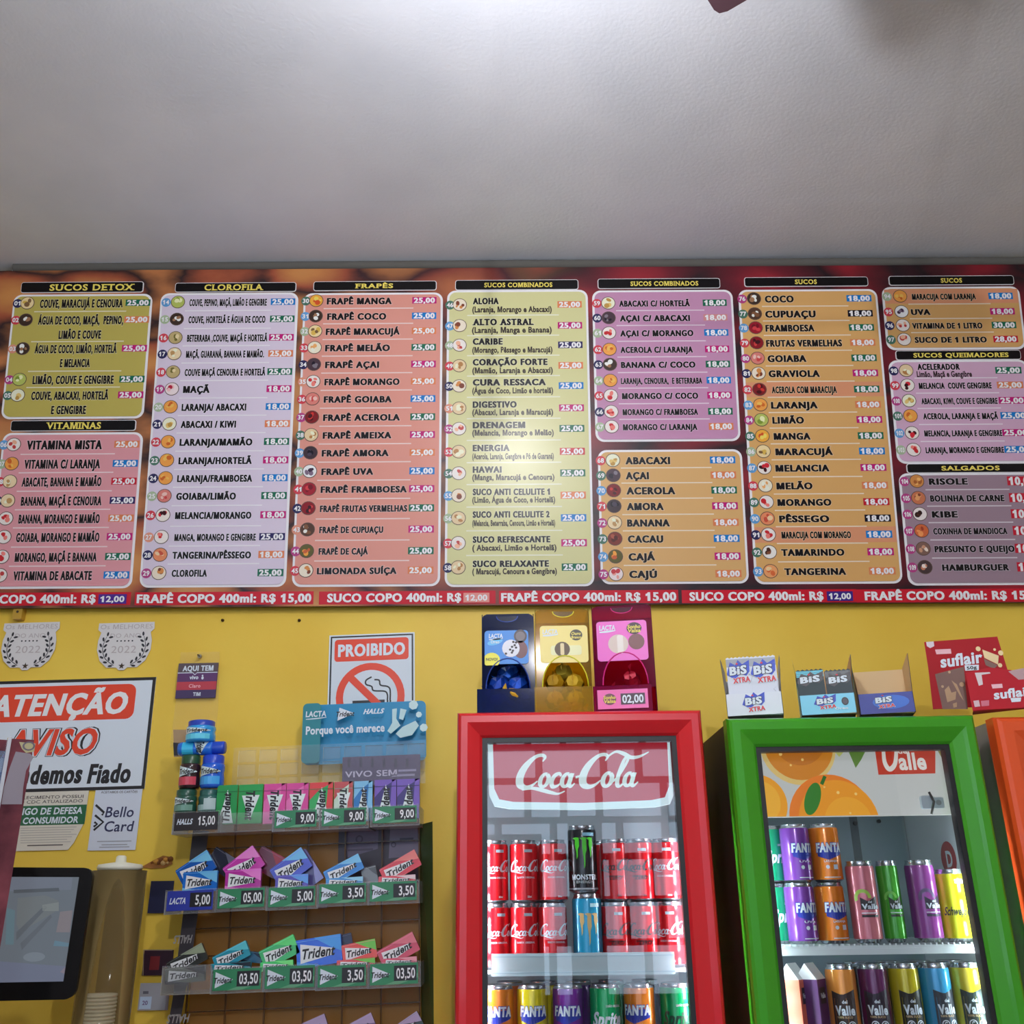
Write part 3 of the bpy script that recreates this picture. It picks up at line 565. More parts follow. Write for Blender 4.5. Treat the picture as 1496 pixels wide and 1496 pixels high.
# hanging strip with phone credit card
fr = Fr(frame(288, 956, WY - .012, roll=.5)); t = thing('hanging_strip', 'clear plastic hanging strip with a card reading AQUI TEM, nailed to the wall', 'hanging strip', fr.M)
mb = MB(fr); mb.polyp([(264, 953), (321, 952), (319, 1030), (314, 1090), (248, 1092), (257, 1022)], film((214, 190, 150), .10, .15), 0); mb.build('clear_sheet', t)
mb = MB(fr, .002); b = fr.R(259, 969, 317, 1020); mb.box(b[0], b[1], -.0015, b[2], b[3], 0, sg((70, 40, 76)))
yy = [fr.loc(288, y)[1] for y in (969, 983, 996, 1008, 1020)]
for k, c in enumerate(((84, 70, 76), (88, 48, 96), (176, 54, 66), (62, 44, 84))): mb.rect((b[0], yy[k + 1], b[2], yy[k]), sg(c), 1)
mb.stroke([(b[0], yy[1], .0022), (-.006, yy[1], .0022), (0, yy[1] - .006, .0022), (.006, yy[1], .0022), (b[2], yy[1], .0022)], wht, 2, n=1)
mb.textp('AQUI TEM', 267, 312, 976.3, 7.4, wht, 2, bold=.05); mb.textp('vivo', 277, 290, 989.5, 5.5, wht, 2, bold=.04); mb.ellp(296, 990.5, 1.8, 2.4, wht, 2, n=8); mb.ellp(296, 987, 1.3, 1.3, wht, 2, n=8)
mb.textp('Claro', 276, 293, 1002, 5, sg((224, 170, 176)), 2, bold=.02); mb.textp('TIM', 282, 293, 1014, 5, wht, 2, bold=.03); mb.build('phone_credit_card', t, 'purple and red printed card')
mb = MB(fr); x, y = fr.loc(292, 959); 
for r, a, bb, m in ((.006, .0, .004, mat((150, 140, 120), .3, metal=.8)), (.002, .004, .02, mat((60, 44, 30), .4, metal=.5))): mb.prism(ell_pts(x, y, r, r, 10), a, bb, m)
mb.build('nail', t)
# ------------------------------------------------------------------ gum rack
RM = frame(460, 1300, WY - .055, roll=1.6); RF = Fr(RM)
rack = thing('gum_rack', 'clear plastic wall rack of chewing gum trays under a blue header card', 'display rack', RM)
clear = film((214, 214, 214), .07, .12); frost = film((206, 206, 206), .22, .2)
mb = MB(RF, .03); b = RF.R(441, 1024, 621, 1112, .03); blue = sg((20, 128, 172))
hd = rr_pts(*b, .014, 5); mb.prism(hd, -.002, .0003, blue)
mb.rrect((b[0] + .001, b[1], b[0] + .05, b[3] - .001), .012, sg((30, 122, 132)), 1.2)
mb.textp('LACTA', 447, 477, 1043, 8, wht, 2, bold=.04, shear=.05); mb.strokep([(447, 1051, 1), (460, 1050, 1.6), (477, 1048, .8)], 1.4, wht, 2)
mb.polyp([(496, 1034), (518, 1042), (493, 1053)], wht, 2); mb.textp('Trident', 491, 518, 1043, 7, blk, 3, bold=.03, shear=.2); mb.textp('HALLS', 532, 561, 1039, 7, wht, 2, bold=.05, shear=.35)
mb.textp('Porque você merece', 447, 562, 1065, 11.5, wht, 2, bold=.035)
for pts in ([(573, 1036), (580, 1035), (579, 1050), (585, 1060), (571, 1072), (566, 1068), (573, 1056)], [(585, 1035), (594, 1037), (589, 1052), (583, 1050)], [(578, 1072), (588, 1062), (607, 1053), (612, 1060), (602, 1074), (585, 1078)]): mb.polyp(pts, sg((176, 206, 208)), 2)
for x, y, r in ((604, 1030, 7), (612, 1044, 4.5), (619, 1063, 6)): mb.ellp(x, y, r, r, sg((190, 214, 214)), 2.5, n=7)
mb.build('header_card', rack, 'blue card reading Porque você merece')
# back panels with an embossed block pattern
def embossed(mb, b, nx, ny, m, mm):
    mb.rect(b, m, 0); w, h = (b[2] - b[0]) / nx, (b[3] - b[1]) / ny
    for i in range(nx):
        for j in range(ny):
            x, y = b[0] + i * w, b[1] + j * h; k = .1
            mb.box(x + w * k, y + h * k, 0, x + w * (1 - k), y + h * (1 - k), .004, mm)
mb = MB(RF, .034); b = RF.R(340, 1087, 622, 1150, .034); embossed(mb, b, 9, 3, clear, film((220, 214, 190), .05, .08)); mb.build('upper_back_panel', rack)
brown = film((172, 124, 60), .55, .4, tint=(226, 200, 156)); mb = MB(RF, -.02); b = RF.R(284, 1165, 614, 1560, -.02)  # brown tint carries the shade on the wall behind the lower rows
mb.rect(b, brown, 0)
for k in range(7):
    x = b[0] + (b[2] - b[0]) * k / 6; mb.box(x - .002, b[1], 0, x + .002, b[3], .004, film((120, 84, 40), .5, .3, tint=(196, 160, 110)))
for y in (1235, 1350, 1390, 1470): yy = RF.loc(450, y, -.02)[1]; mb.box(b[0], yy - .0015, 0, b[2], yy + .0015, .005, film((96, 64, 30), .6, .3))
mb.build('lower_back_panel', rack, 'ribbed back panel with shade put into its brown tint')
mb = MB(RF, .02); mb.polyp([(282, 1212), (305, 1214), (294, 1300), (280, 1400), (262, 1500), (258, 1540), (238, 1540), (252, 1460), (268, 1330)], sg((66, 60, 64)), 0)
for y, x0, x1 in ((1373, 254, 280), (1489, 244, 276)):
    xa, ya = RF.loc(x0, y, .02); xb, _ = RF.loc(x1, y, .02); mb.A = ((xa + xb) / 2, ya, -1, 0); mb.text('HALLS', -(xb - xa) / 2, (xb - xa) / 2, 0, .018, sg((168, 164, 160)), 1, bold=.03, shear=.2); mb.A = None
mb.build('side_strip', rack, 'dark grey strip printed upside down')
mb = MB(RF, 0); mb.raw([(*RF.loc(x, y, z), z) for x, y, z in ((613, 1205, .0), (632, 1200, .07), (634, 1540, .1), (616, 1540, .0))], [(0, 1, 2, 3)], film((60, 76, 40), .5, .3)); mb.build('side_panel', rack)
ZT = .115
def arrow_tag(mb, b, price, base, bc, lead='tri'):
    mb.rect(b, sg(bc), 1); w, h = b[2] - b[0], b[3] - b[1]
    if lead == 'tri':
        mb.poly([(b[0] + .05 * w, b[1] + h * .12), (b[0] + .42 * w, b[1] + h * .5), (b[0] + .05 * w, b[1] + h * .88)], wht, 2)
        mb.text('Trident', b[0] + .02 * w, b[0] + .40 * w, b[1] + h * .48, h * .26, blk, 3, bold=.03, shear=.15)
        mb.poly([(b[0] + .3 * w, b[1]), (b[0] + .6 * w, b[1]), (b[2], b[1] + h * .3), (b[2], b[1] + h * .5)], sg((92, 150, 112)), 1.5)
    elif lead: mb.text(lead, b[0] + .07 * w, b[0] + .42 * w, b[1] + h * .5, h * .3, wht, 3, bold=.04, shear=.2)
    if lead != 'HALLS': mb.rect((b[0] + w * .50, b[1] + h * .16, b[2] - w * .03, b[3] - h * .12), blk, 2)
    mb.text(price, b[0] + w * (.62 if len(price) < 5 else .55), b[2] - w * .06, b[1] + h * .52, h * .48, sg((232, 236, 236)), 4, bold=.02)
def tray(x0, y0, x1, y1, price=None, bc=(44, 124, 82), lead='tri', z=ZT, lab=None):
    bb = RF.R(x0 - 4, y0 - 2, x1 + 4, y1 + 5, z + .003); mb = MB(RF, z); back = -.01
    mb.box(bb[0], bb[1], z + .002, bb[2], bb[3], z + .004, clear); mb.box(bb[0], bb[1], back, bb[2], bb[1] + .002, z + .002, clear)
    for x in (bb[0], bb[2] - .0015): mb.box(x, bb[1], back, x + .0015, bb[3] - .004, z + .002, clear)
    o = mb.build('tray', rack)
    if price:
        mb = MB(RF, z + .0055); b = RF.R(x0, y0, x1, y1, z); mb.box(b[0], b[1], z + .0045, b[2], b[3], z + .0055, sg(bc)); arrow_tag(mb, b, price, None, bc, lead); mb.build('price_tag', o, lab)
tray(256, 1187, 319, 1213, '15,00', (40, 34, 36), 'HALLS', lab='black price tag 15,00'); tray(323, 1189, 397, 1210)
for x0, y0, x1, y1 in ((402, 1184, 463, 1209), (471, 1181, 535, 1206), (545, 1178, 609, 1202)): tray(x0, y0, x1, y1, '9,00')
tray(245, 1301, 312, 1330, '5,00', (40, 52, 148), 'LACTA', lab='blue price tag 5,00'); tray(319, 1298, 387, 1326, '05,00')
for x0, y0, x1, y1, p in ((393, 1296, 461, 1324, '5,00'), (467, 1291, 535, 1319, '3,50'), (541, 1288, 609, 1316, '3,50')): tray(x0, y0, x1, y1, p)
tray(240, 1412, 304, 1448)
for x0, y0, x1, y1, p in ((312, 1415, 382, 1446, '03,50'), (388, 1411, 460, 1443, '03,50'), (465, 1410, 535, 1441, '3,50'), (541, 1407, 611, 1438, '03,50')): tray(x0, y0, x1, y1, p)
for x0, x1 in ((420, 486), (492, 556), (562, 620)): tray(x0, 1516, x1, 1548)
# gum boxes standing in the top row
def gum_box(x0, y0, x1, y1, c, c2, lab, up=True, tc=None):
    fr = Fr(RM @ Matrix.Translation((0, 0, ZT - .012))); b = fr.R(x0, y0, x1, y1); cx = (b[0] + b[2]) / 2; w, h = b[2] - b[0], b[3] - b[1]
    M = fr.M @ Matrix.Translation((cx, b[1], 0)); mb = MB(None, .0); m = mat(c, .3)
    mb.box(-w / 2, 0, -.014, w / 2, h, 0, m); mb.clip = (-w / 2, 0, w / 2, h)
    mb.poly([(-w * .5, h * .55), (-w * .1, h * .8), (w * .5, h), (-w * .5, h)] if c2 else [], mat(c2 or c, .3), 1) if c2 else None
    if c2: mb.poly([(w * .18, 0), (w * .5, 0), (w * .5, h), (w * .3, h)], mat(c2, .3), 1)
    tri = [(-w * .38, h * .02), (w * .36, h * .02), (w * .02, h * .88)] if up else [(-w * .36, h * .72), (w * .38, h * .72), (0, h * .06)]
    mb.poly(tri, sg((214, 226, 220)), 2)
    mb.A = (0, h * (.42 if up else .46), 0, 1 if up else -1); mb.text('Trident', -h * .38, h * .38, 0, w * .36, blk, 3, bold=.06, shear=.15); mb.A = None
    mb.clip = None; mb.rect((-w / 2, h * .82, w / 2, h * .835), mat(tuple(int(v * .7) for v in c), .3), 4)
    single('gum_box', lab, 'chewing gum', M, mb, 'gum boxes in the top tray row')
gum_box(316, 1147, 346, 1204, (20, 138, 62), None, 'green gum box with arrow pointing up, first of the standing boxes'); gum_box(348, 1146, 383, 1203, (26, 148, 66), None, 'green gum box with arrow pointing down, beside the first pink box', False)
gum_box(385, 1145, 417, 1203, (214, 96, 160), (206, 62, 142), 'pink gum box next to the green ones', False); gum_box(418, 1144, 450, 1202, (218, 104, 166), (206, 62, 142), 'pink gum box next to the red and green one', False)
gum_box(452, 1143, 486, 1200, (44, 158, 78), (206, 50, 50), 'green and red gum box in the top row'); gum_box(488, 1142, 515, 1200, (190, 210, 190), (182, 70, 70), 'white gum box with red arrow edges in the top row', False)
gum_box(517, 1141, 544, 1199, (36, 112, 178), (120, 180, 214), 'mid blue gum box in the top row'); gum_box(547, 1139, 579, 1197, (52, 34, 108), (112, 80, 172), 'purple gum box beside the mid blue one'); gum_box(580, 1138, 613, 1196, (52, 34, 108), (112, 80, 172), 'purple gum box at the end of the top row')
# gum packs lying in the lower rows
def pack(cx, cy, w, h, ang, c, c2, lab, z, txt='Trident', grp='gum packs in the lower tray rows', thick=.011, tc=(222, 228, 232)):
    fr = Fr(RM @ Matrix.Translation((0, 0, z))); b = fr.R(cx - w / 2, cy - h / 2, cx + w / 2, cy + h / 2); W_, H_ = b[2] - b[0], b[3] - b[1]
    M = fr.M @ Matrix.Translation(((b[0] + b[2]) / 2, (b[1] + b[3]) / 2, 0)) @ Matrix.Rotation(radians(ang), 4, 'Z')
    mb = MB(None, 0); m = mat(c, .25, coat=.3); mb.rbox(-W_ / 2, -H_ / 2, W_ / 2, H_ / 2, -thick, 0, .003, m); mb.clip = (-W_ / 2, -H_ / 2, W_ / 2, H_ / 2)
    mb.poly([(-W_ * .1, H_ * .5), (W_ * .5, H_ * .5), (W_ * .5, -H_ * .1), (W_ * .25, H_ * .12)], mat(c2, .25), 1); mb.poly([(-W_ * .5, -H_ * .5), (W_ * .1, -H_ * .5), (-W_ * .5, -H_ * .25)], mat(c2, .25), 1)
    if txt:
        mb.poly([(-W_ * .42, -H_ * .34), (-W_ * .40, H_ * .34), (W_ * .3, H_ * .06), (W_ * .3, -H_ * .18)], sg(tc), 2)
        mb.text(txt, -W_ * .38, W_ * .36, -H_ * .02, H_ * .34, blk, 3, bold=.03, shear=.25)
    mb.clip = None; mb.rect((-W_ / 2, H_ * .42, W_ / 2, H_ * .44), mat(tuple(min(255, v + 60) for v in c), .3), 3)
    single('gum_pack', lab, 'chewing gum', M, mb, grp)
zf, zm, zb = ZT - .006, ZT - .022, ZT - .04
pack(292, 1288, 50, 30, 1, (30, 104, 190), (110, 184, 232), 'light blue max gum pack upright behind the blue 5,00 tag', zf, 'Trident')
pack(286, 1270, 52, 32, 32, (30, 88, 168), (120, 190, 232), 'light blue gum pack tilted behind the upright light blue one', zm)
pack(324, 1260, 40, 30, -32, (34, 34, 48), (96, 96, 110), 'black gum pack tilted in the middle row', zb, None)
pack(355, 1285, 52, 30, 1, (176, 44, 148), (224, 120, 196), 'magenta max gum pack upright behind the 05,00 tag', zf)
pack(356, 1266, 52, 36, 36, (190, 56, 158), (228, 130, 196), 'magenta gum pack tilted with a corner up', zm); pack(392, 1260, 40, 34, -28, (92, 28, 52), (150, 44, 60), 'maroon gum pack tilted beside the magenta one', zb, None)
pack(426, 1290, 48, 24, 1, (70, 52, 160), (92, 150, 220), 'violet gum pack upright in the middle row', zf); pack(425, 1268, 54, 34, 34, (60, 72, 180), (110, 180, 230), 'violet blue gum pack tilted in the middle row', zm); pack(450, 1268, 50, 24, -56, (74, 68, 120), (140, 140, 190), 'grey violet gum pack leaning backwards in the middle row', zb, None)
pack(503, 1288, 54, 12, 1, (44, 130, 196), (150, 200, 226), 'blue gum stick pack lying flat in the middle row', zf, 'Trident'); pack(502, 1271, 56, 24, 25, (36, 118, 190), (120, 186, 226), 'blue gum stick pack tilted in the middle row', zm); pack(540, 1279, 22, 26, 12, (110, 112, 114), (80, 82, 84), 'grey gum carton behind the blue stick pack', zb, None)
pack(580, 1285, 54, 12, 1, (206, 44, 56), (230, 200, 200), 'red gum stick pack lying flat at the end of the middle row', zf); pack(585, 1267, 58, 26, 27, (200, 36, 48), (232, 120, 110), 'red gum stick pack tilted at the end of the middle row', zm)
pack(270, 1424, 58, 24, 3, (92, 96, 84), (40, 40, 42), 'black and pale gum pack lying in the tagless tray', zf); pack(273, 1404, 56, 27, 27, (52, 54, 50), (150, 160, 132), 'black and pale gum pack tilted over the tagless tray', zm)
pack(337, 1413, 58, 14, 2, (30, 134, 150), (20, 30, 40), 'teal gum stick pack lying flat in the bottom row', zf); pack(338, 1397, 52, 24, 24, (44, 142, 162), (90, 190, 200), 'teal gum stick pack tilted in the bottom row', zm); pack(368, 1398, 30, 16, -8, (40, 90, 120), (20, 40, 60), 'dark teal gum pack behind the tilted teal one', zb, None)
pack(404, 1411, 48, 14, 2, (36, 190, 76), (120, 230, 120), 'bright green gum pack lying flat in the bottom row', zf); pack(408, 1391, 54, 30, 24, (48, 170, 92), (90, 210, 110), 'green gum pack tilted in the bottom row', zm)
pack(466, 1390, 66, 42, 6, (30, 92, 208), (70, 150, 236), 'large blue gum bag in the bottom row', zm, thick=.02); pack(496, 1384, 40, 34, 12, (26, 26, 44), (40, 44, 70), 'dark blue gum bag behind the large blue one', zb, None)
pack(520, 1408, 56, 14, 2, (206, 60, 60), (110, 190, 70), 'red and lime gum pack lying flat in the bottom row', zf); pack(525, 1390, 50, 28, 9, (212, 66, 52), (110, 190, 70), 'red and lime gum pack tilted in the bottom row', zm)
pack(584, 1405, 50, 12, 2, (206, 60, 84), (230, 150, 160), 'coral gum pack lying flat at the end of the bottom row', zf); pack(582, 1389, 58, 30, 26, (192, 60, 84), (212, 110, 122), 'coral gum pack tilted at the end of the bottom row', zm)
for x, a, c, lab in ((450, 20, (110, 90, 120), 'mauve gum pack tip showing at the bottom edge, nearest the side strip'), (520, 24, (116, 92, 132), 'mauve gum pack tip showing at the bottom edge, middle one'), (590, 30, (70, 80, 80), 'grey gum pack tip showing at the bottom edge by the red fridge')): pack(x, 1506, 58, 28, a, c, (170, 150, 180), lab, zm)
# gum jars beside the rack
def jar(x0, y0, x1, y1, c, c2, lab, lie=False, txt='Trident', capc=None, z=ZT - .04):
    fr = Fr(RM @ Matrix.Translation((0, 0, z))); b = fr.R(x0, y0, x1, y1); W_, H_ = b[2] - b[0], b[3] - b[1]; r = (H_ if lie else W_) / 2; h = W_ if lie else H_
    M = fr.M @ (Matrix.Translation((b[0], (b[1] + b[3]) / 2, 0)) @ Matrix.Rotation(-pi / 2, 4, 'Z') if lie else Matrix.Translation(((b[0] + b[2]) / 2, b[1], 0)))
    t = thing('gum_jar', lab, 'chewing gum', M, 'gum jars on the left of the rack'); mb = MB(); m = mat(c, .2, coat=.4)
    mb.lathe([(0, 0), (r * .9, 0), (r, h * .06), (r, h * .3), (r * .94, h * .45), (r, h * .6), (r * .98, h * .7), (r * .9, h * .74), (0, h * .74)], m, n=20)
    mb.xf = lambda x, y, l: ((r + l * .0006) * sin(x / r), y, (r + l * .0006) * cos(x / r))
    mb.rect((-r * 1.1, h * .1, r * .9, h * .34), mat(c2, .25), 1, n=6)
    if txt: [mb.poly([(-r * .95 + r * 1.9 * i / 8, h * (.34 + .14 * i / 8)), (-r * .95 + r * 1.9 * (i + 1) / 8, h * (.34 + .14 * (i + 1) / 8)), (-r * .95 + r * 1.9 * (i + 1) / 8, h * (.68 - .18 * (i + 1) / 8)), (-r * .95 + r * 1.9 * i / 8, h * (.68 - .18 * i / 8))], sg((206, 222, 226)), 1.5) for i in range(8)]; mb.text(txt, -r * .85, r * .7, h * .5, h * .15, blk, 3, bold=.03, shear=.2)
    else: mb.rect((-r * .2, h * .12, r * .9, h * .6), sg((170, 190, 190)), 2, n=5)
    mb.build('jar_body', t); mb = MB(); q = .9; mb.lathe([(r * q, h * .74), (r * q, h * .96), (r * q * .9, h), (0, h)], mat(capc or c, .3), n=20); mb.build('jar_lid', t)
jar(256, 1154, 288, 1189, (34, 78, 62), (110, 150, 134), 'dark green gum jar on the tray beside the dark price tag', txt='Trident', z=ZT - .03); jar(290, 1154, 321, 1188, (44, 92, 86), (150, 180, 176), 'green gum jar with pale label beside the first green gum box', txt=None, z=ZT - .03)
jar(263, 1104, 293, 1153, (48, 28, 30), (196, 70, 86), 'black gum jar with red label in the middle of the stack', capc=(40, 80, 52), z=ZT - .03); jar(294, 1104, 328, 1152, (34, 92, 200), (70, 160, 226), 'blue gum jar standing beside the black and red jar', capc=(36, 70, 190), z=ZT - .03)
jar(262, 1083, 329, 1104, (38, 110, 206), (60, 180, 220), 'blue gum jar lying on its side in the stack', lie=True, capc=(30, 70, 180), z=ZT - .03); jar(273, 1054, 315, 1085, (48, 150, 214), (100, 200, 230), 'blue gum jar on top of the stack', capc=(44, 70, 170), z=ZT - .03)
fr = Fr(RM @ Matrix.Translation((0, 0, ZT - .07))); mb = MB(fr); mb.polyp([(253, 1066), (282, 1066), (280, 1106), (254, 1106)], film((120, 96, 108), .6, .3), 0); mb.polyp([(253, 1085), (270, 1085), (268, 1104), (254, 1104)], sg((30, 24, 30)), 1)
single('backing_card', 'mauve and black card behind the lying blue gum jar', 'card', fr.M, mb)
# purple mobile card behind the rack, small cards left of it
fr = Fr(RM @ Matrix.Translation((0, 0, .018))); mb = MB(fr); pu = sg((74, 58, 92)); b = fr.R(500, 1104, 614, 1146); mb.box(b[0], b[1], -.001, b[2], b[3], 0, pu)
mb.textp('VIVO SEM', 504, 580, 1130, 8.5, sg((190, 180, 200)), 1, bold=.02); mb.rectp(582, 1124, 608, 1127, sg((150, 140, 170)), 1); mb.rectp(572, 1131, 606, 1134, sg((150, 140, 170)), 1)
for k in range(6): x = 508 + k * 17; mb.rectp(x, 1108, x + 4, 1121, sg((48, 34, 62)), 1)
single('mobile_card', 'purple phone card with pale lettering behind the top of the rack', 'card', fr.M, mb)
fr = Fr(RM @ Matrix.Translation((0, 0, -.012))); mb = MB(fr); b = fr.R(494, 1205, 612, 1292); mb.box(b[0], b[1], -.001, b[2], b[3], 0, sg((52, 38, 52)))
mb.polyp([(503, 1212), (553, 1210), (552, 1240), (508, 1253)], sg((98, 84, 108)), 1); mb.polyp([(570, 1209), (610, 1208), (611, 1238), (612, 1250), (568, 1254)], sg((112, 100, 122)), 1)
mb.ring(*fr.loc(525, 1226), .006, .010, sg((66, 54, 76)), 2, n=14); mb.ring(*fr.loc(575, 1234), .004, .007, sg((66, 54, 76)), 2, n=14); mb.rectp(584, 1224, 604, 1227, sg((56, 46, 64)), 2); mb.rectp(508, 1240, 545, 1243, sg((70, 56, 80)), 2)
single('scratch_card_sheet', 'dark purple sheet of scratch cards behind the middle of the rack', 'card', fr.M, mb)
for x0, y0, x1, y1, c, lab in ((218, 1287, 252, 1334, (34, 36, 66), 'navy card beside the blue 5,00 tag'), (209, 1388, 252, 1425, (52, 26, 42), 'maroon card with red square, left of the rack'), (203, 1436, 247, 1476, (150, 150, 156), 'grey card with blue corner, lowest left of the rack')):
    fr, mb = flat('', '', '', (x0 + x1) / 2, y1, Y=WY - .008); b = fr.R(x0, y0, x1, y1); mb.box(b[0], b[1], -.001, b[2], b[3], 0, sg(c))
    if c[0] == 52: mb.rectp(219, 1397, 233, 1417, sg((128, 40, 44)), 1); mb.strokep([(x0, y1), (x0 + 1, y0), (x1, y0)], 1.5, sg((150, 130, 110)), 1, n=1)
    if c[0] == 150: mb.rectp(204, 1456, 221, 1474, sg((176, 194, 216)), 1); mb.textp('20', 208, 216, 1465, 6, sg((110, 90, 130)), 2); mb.rectp(209, 1448, 217, 1452, sg((90, 90, 100)), 1)
    single('small_card', lab, 'card', fr.M, mb, 'small cards on the wall')
# ------------------------------------------------------------------ scrap of tape, tube, monitor, maroon cabinet
fr, mb = flat('', '', '', 232, 1262, Y=WY - .004); mb.polyp([(206, 1267), (222, 1258), (238, 1250), (250, 1252), (252, 1262), (240, 1268), (222, 1269)], mat((150, 96, 40), .7), 0); rn = random.Random(4)
for k in range(9):
    x, y = fr.loc(222 + k * 3.3, 1262 - rn.uniform(0, 7)); r = rn.uniform(.003, .009); mb.lathe([(0, .006), (r * .7, .004), (r, -.004)], mat(rn.choice([(196, 140, 60), (120, 72, 36), (206, 170, 110)]), .6), cx=x, cz=y, n=8, axis='z')
single('tape_scrap', 'torn brown tape scrap stuck on the wall beside the tube', 'tape', fr.M, mb)
TY = 2.62; tp = P(175, 1272, TY); tM = frame_at(Vector((tp.x, TY, tp.z)), 0); fr = Fr(tM)
tube = thing('cup_dispenser', 'tall clear tube cup dispenser with a white lid', 'dispenser', tM)
r0 = (fr.loc(213, 1300)[0] - fr.loc(136, 1300)[0]) / 2; h0 = fr.loc(150, 1600)[1]
mb = MB(fr); mb.lathe([(r0, h0), (r0, 0), (r0 * .96, 0), (r0 * .96, h0)], film((190, 170, 120), .09, .06, tint=(250, 247, 238)), n=36); mb.build('clear_tube', tube)
mb = MB(fr); mb.lathe([(0, .002), (r0 * .78, 0), (r0 * .84, .006), (r0 * .8, .014), (.013, .020), (.012, .033), (.008, .036), (0, .036)], mat((226, 232, 206), .35), n=32); mb.build('tube_lid', tube)
mb = MB(fr); mb.box(-r0 * .62, h0 + .001, -r0 * .76, r0 * .62, -.012, -r0 * .72, mat((104, 80, 36), .5)); mb.build('back_plate', tube, 'brown strip inside the tube')
cy = fr.loc(160, 1452)[1]; cr = r0 * .66
for k in range(11):
    mb = MB(); mb.lathe([(cr * .62, -.075), (cr * .93, -.004), (cr * .97, 0), (cr, -.003), (cr * .97, -.006), (cr * .9, -.006), (cr * .6, -.075)], mat((214, 218, 224), .5), n=24)
    o = single('plastic_cup', 'white plastic cup nested in the clear tube dispenser', 'cup', tM @ Matrix.Translation((-.012, cy - .008 * k, 0)), mb, 'cups inside the tube')
mM = frame(60, 1460, 2.38, yaw=14, roll=-.6); fr = Fr(mM); mon = thing('monitor', 'black framed monitor showing a grey blue security camera picture', 'monitor', mM)
mb = MB(fr); b = fr.R(-90, 1267, 123, 1462); bz = mat((16, 14, 15), .5, spec=.15); mb.rbox(*b, -.03, 0, .022, bz); mb.build('bezel', mon)
mb = MB(fr, .0008); b = fr.R(-62, 1281, 104, 1435); scr = lambda c: mat(tuple(int((v * .5 + q * .5) * .85) for v, q in zip(c, (134, 144, 156))), .15, emit=.62, k=6)
mb.clip = b; mb.rect(b, scr((132, 142, 152)), 0); rn = random.Random(12)
mb.polyp([(-60, 1282), (106, 1282), (104, 1300), (-60, 1304)], scr((150, 156, 178)), 1); mb.polyp([(20, 1300), (86, 1297), (87, 1302), (20, 1305)], scr((84, 88, 92)), 2)
mb.polyp([(26, 1312), (66, 1308), (86, 1316), (84, 1330), (30, 1362), (24, 1350)], scr((146, 152, 146)), 2); mb.polyp([(62, 1322), (86, 1318), (86, 1331), (62, 1331)], scr((182, 188, 176)), 3)
mb.polyp([(24, 1362), (66, 1322), (69, 1326), (24, 1374)], scr((108, 112, 116)), 3); mb.polyp([(30, 1378), (74, 1336), (76, 1340), (32, 1388)], scr((112, 116, 122)), 3)
mb.polyp([(88, 1332), (106, 1330), (102, 1362), (82, 1362)], scr((186, 160, 160)), 3); mb.polyp([(80, 1374), (102, 1378), (101, 1383), (78, 1382)], scr((120, 176, 206)), 3); mb.polyp([(10, 1326), (22, 1330), (20, 1380), (8, 1380)], scr((120, 166, 178)), 2)
mb.polyp([(-60, 1400), (100, 1412), (98, 1440), (-60, 1440)], scr((142, 146, 184)), 1); mb.ellp(50, 1398, 16, 7, scr((168, 180, 192)), 3); mb.polyp([(88, 1420), (98, 1410), (97, 1424)], scr((196, 160, 180)), 3)
mb.build('screen', mon, 'lit grey blue screen')
cM = frame(50, 1081, 1.75, yaw=30); fr = Fr(cM); cab = thing('display_cabinet', 'glossy maroon cabinet with grey tape, cut by the left edge of the photo', 'cabinet', cM)
mar = noisy('maroon_laminate', (64, 28, 36), (124, 62, 70), scale=13, rough=.18, lo=.3, hi=.7, spec=.6); hh = cM.translation.z  # mottled reflections are painted into the maroon tones
wx = fr.loc(11, 1082)[0]; wl = wx - .5
mb = MB(fr); mb.box(wx + .006, -hh + .001, -.02, 0, 0, 0, mar); mb.box(wl, -hh + .001, -.4, wx, 0, -.38, mar); mb.box(wl, -.02, -.4, wx, 0, -.02, mar); mb.box(wl, -hh + .001, -.38, wx, -hh + .3, -.02, mar); mb.build('side_panel', cab)
mb = MB(fr); mb.box(wx, -hh + .001, -.02, wx + .006, .002, .004, mat((206, 206, 212), .25, metal=.6)); mb.build('edge_strip', cab, 'silver vertical strip')
mb = MB(fr); mb.box(wl, -hh + .3, -.02, wx, -.02, -.012, film((120, 140, 176), .45, .1)); mb.build('door_pane', cab)
mb = MB(fr, .0006); mb.polyp([(23, 1098), (44, 1101), (49, 1106), (38, 1126), (34, 1150), (32, 1175), (2, 1175), (6, 1150), (14, 1122)], mat((124, 114, 122), .45), 0); mb.build('tape', cab, 'strip of grey tape')
mb = MB(fr, .0006); mb.polyp([(28, 1084), (52, 1086), (50, 1098), (38, 1100), (32, 1094)], mat((160, 150, 110), .4), 0); mb.ring(*fr.loc(42, 1090), .007, .010, mat((90, 80, 90), .4), 1, n=16, sy=.8); mb.build('sticker', cab, 'pale logo reflection painted on the panel')  # reflected logo drawn as a flat pale patch on the glossy side
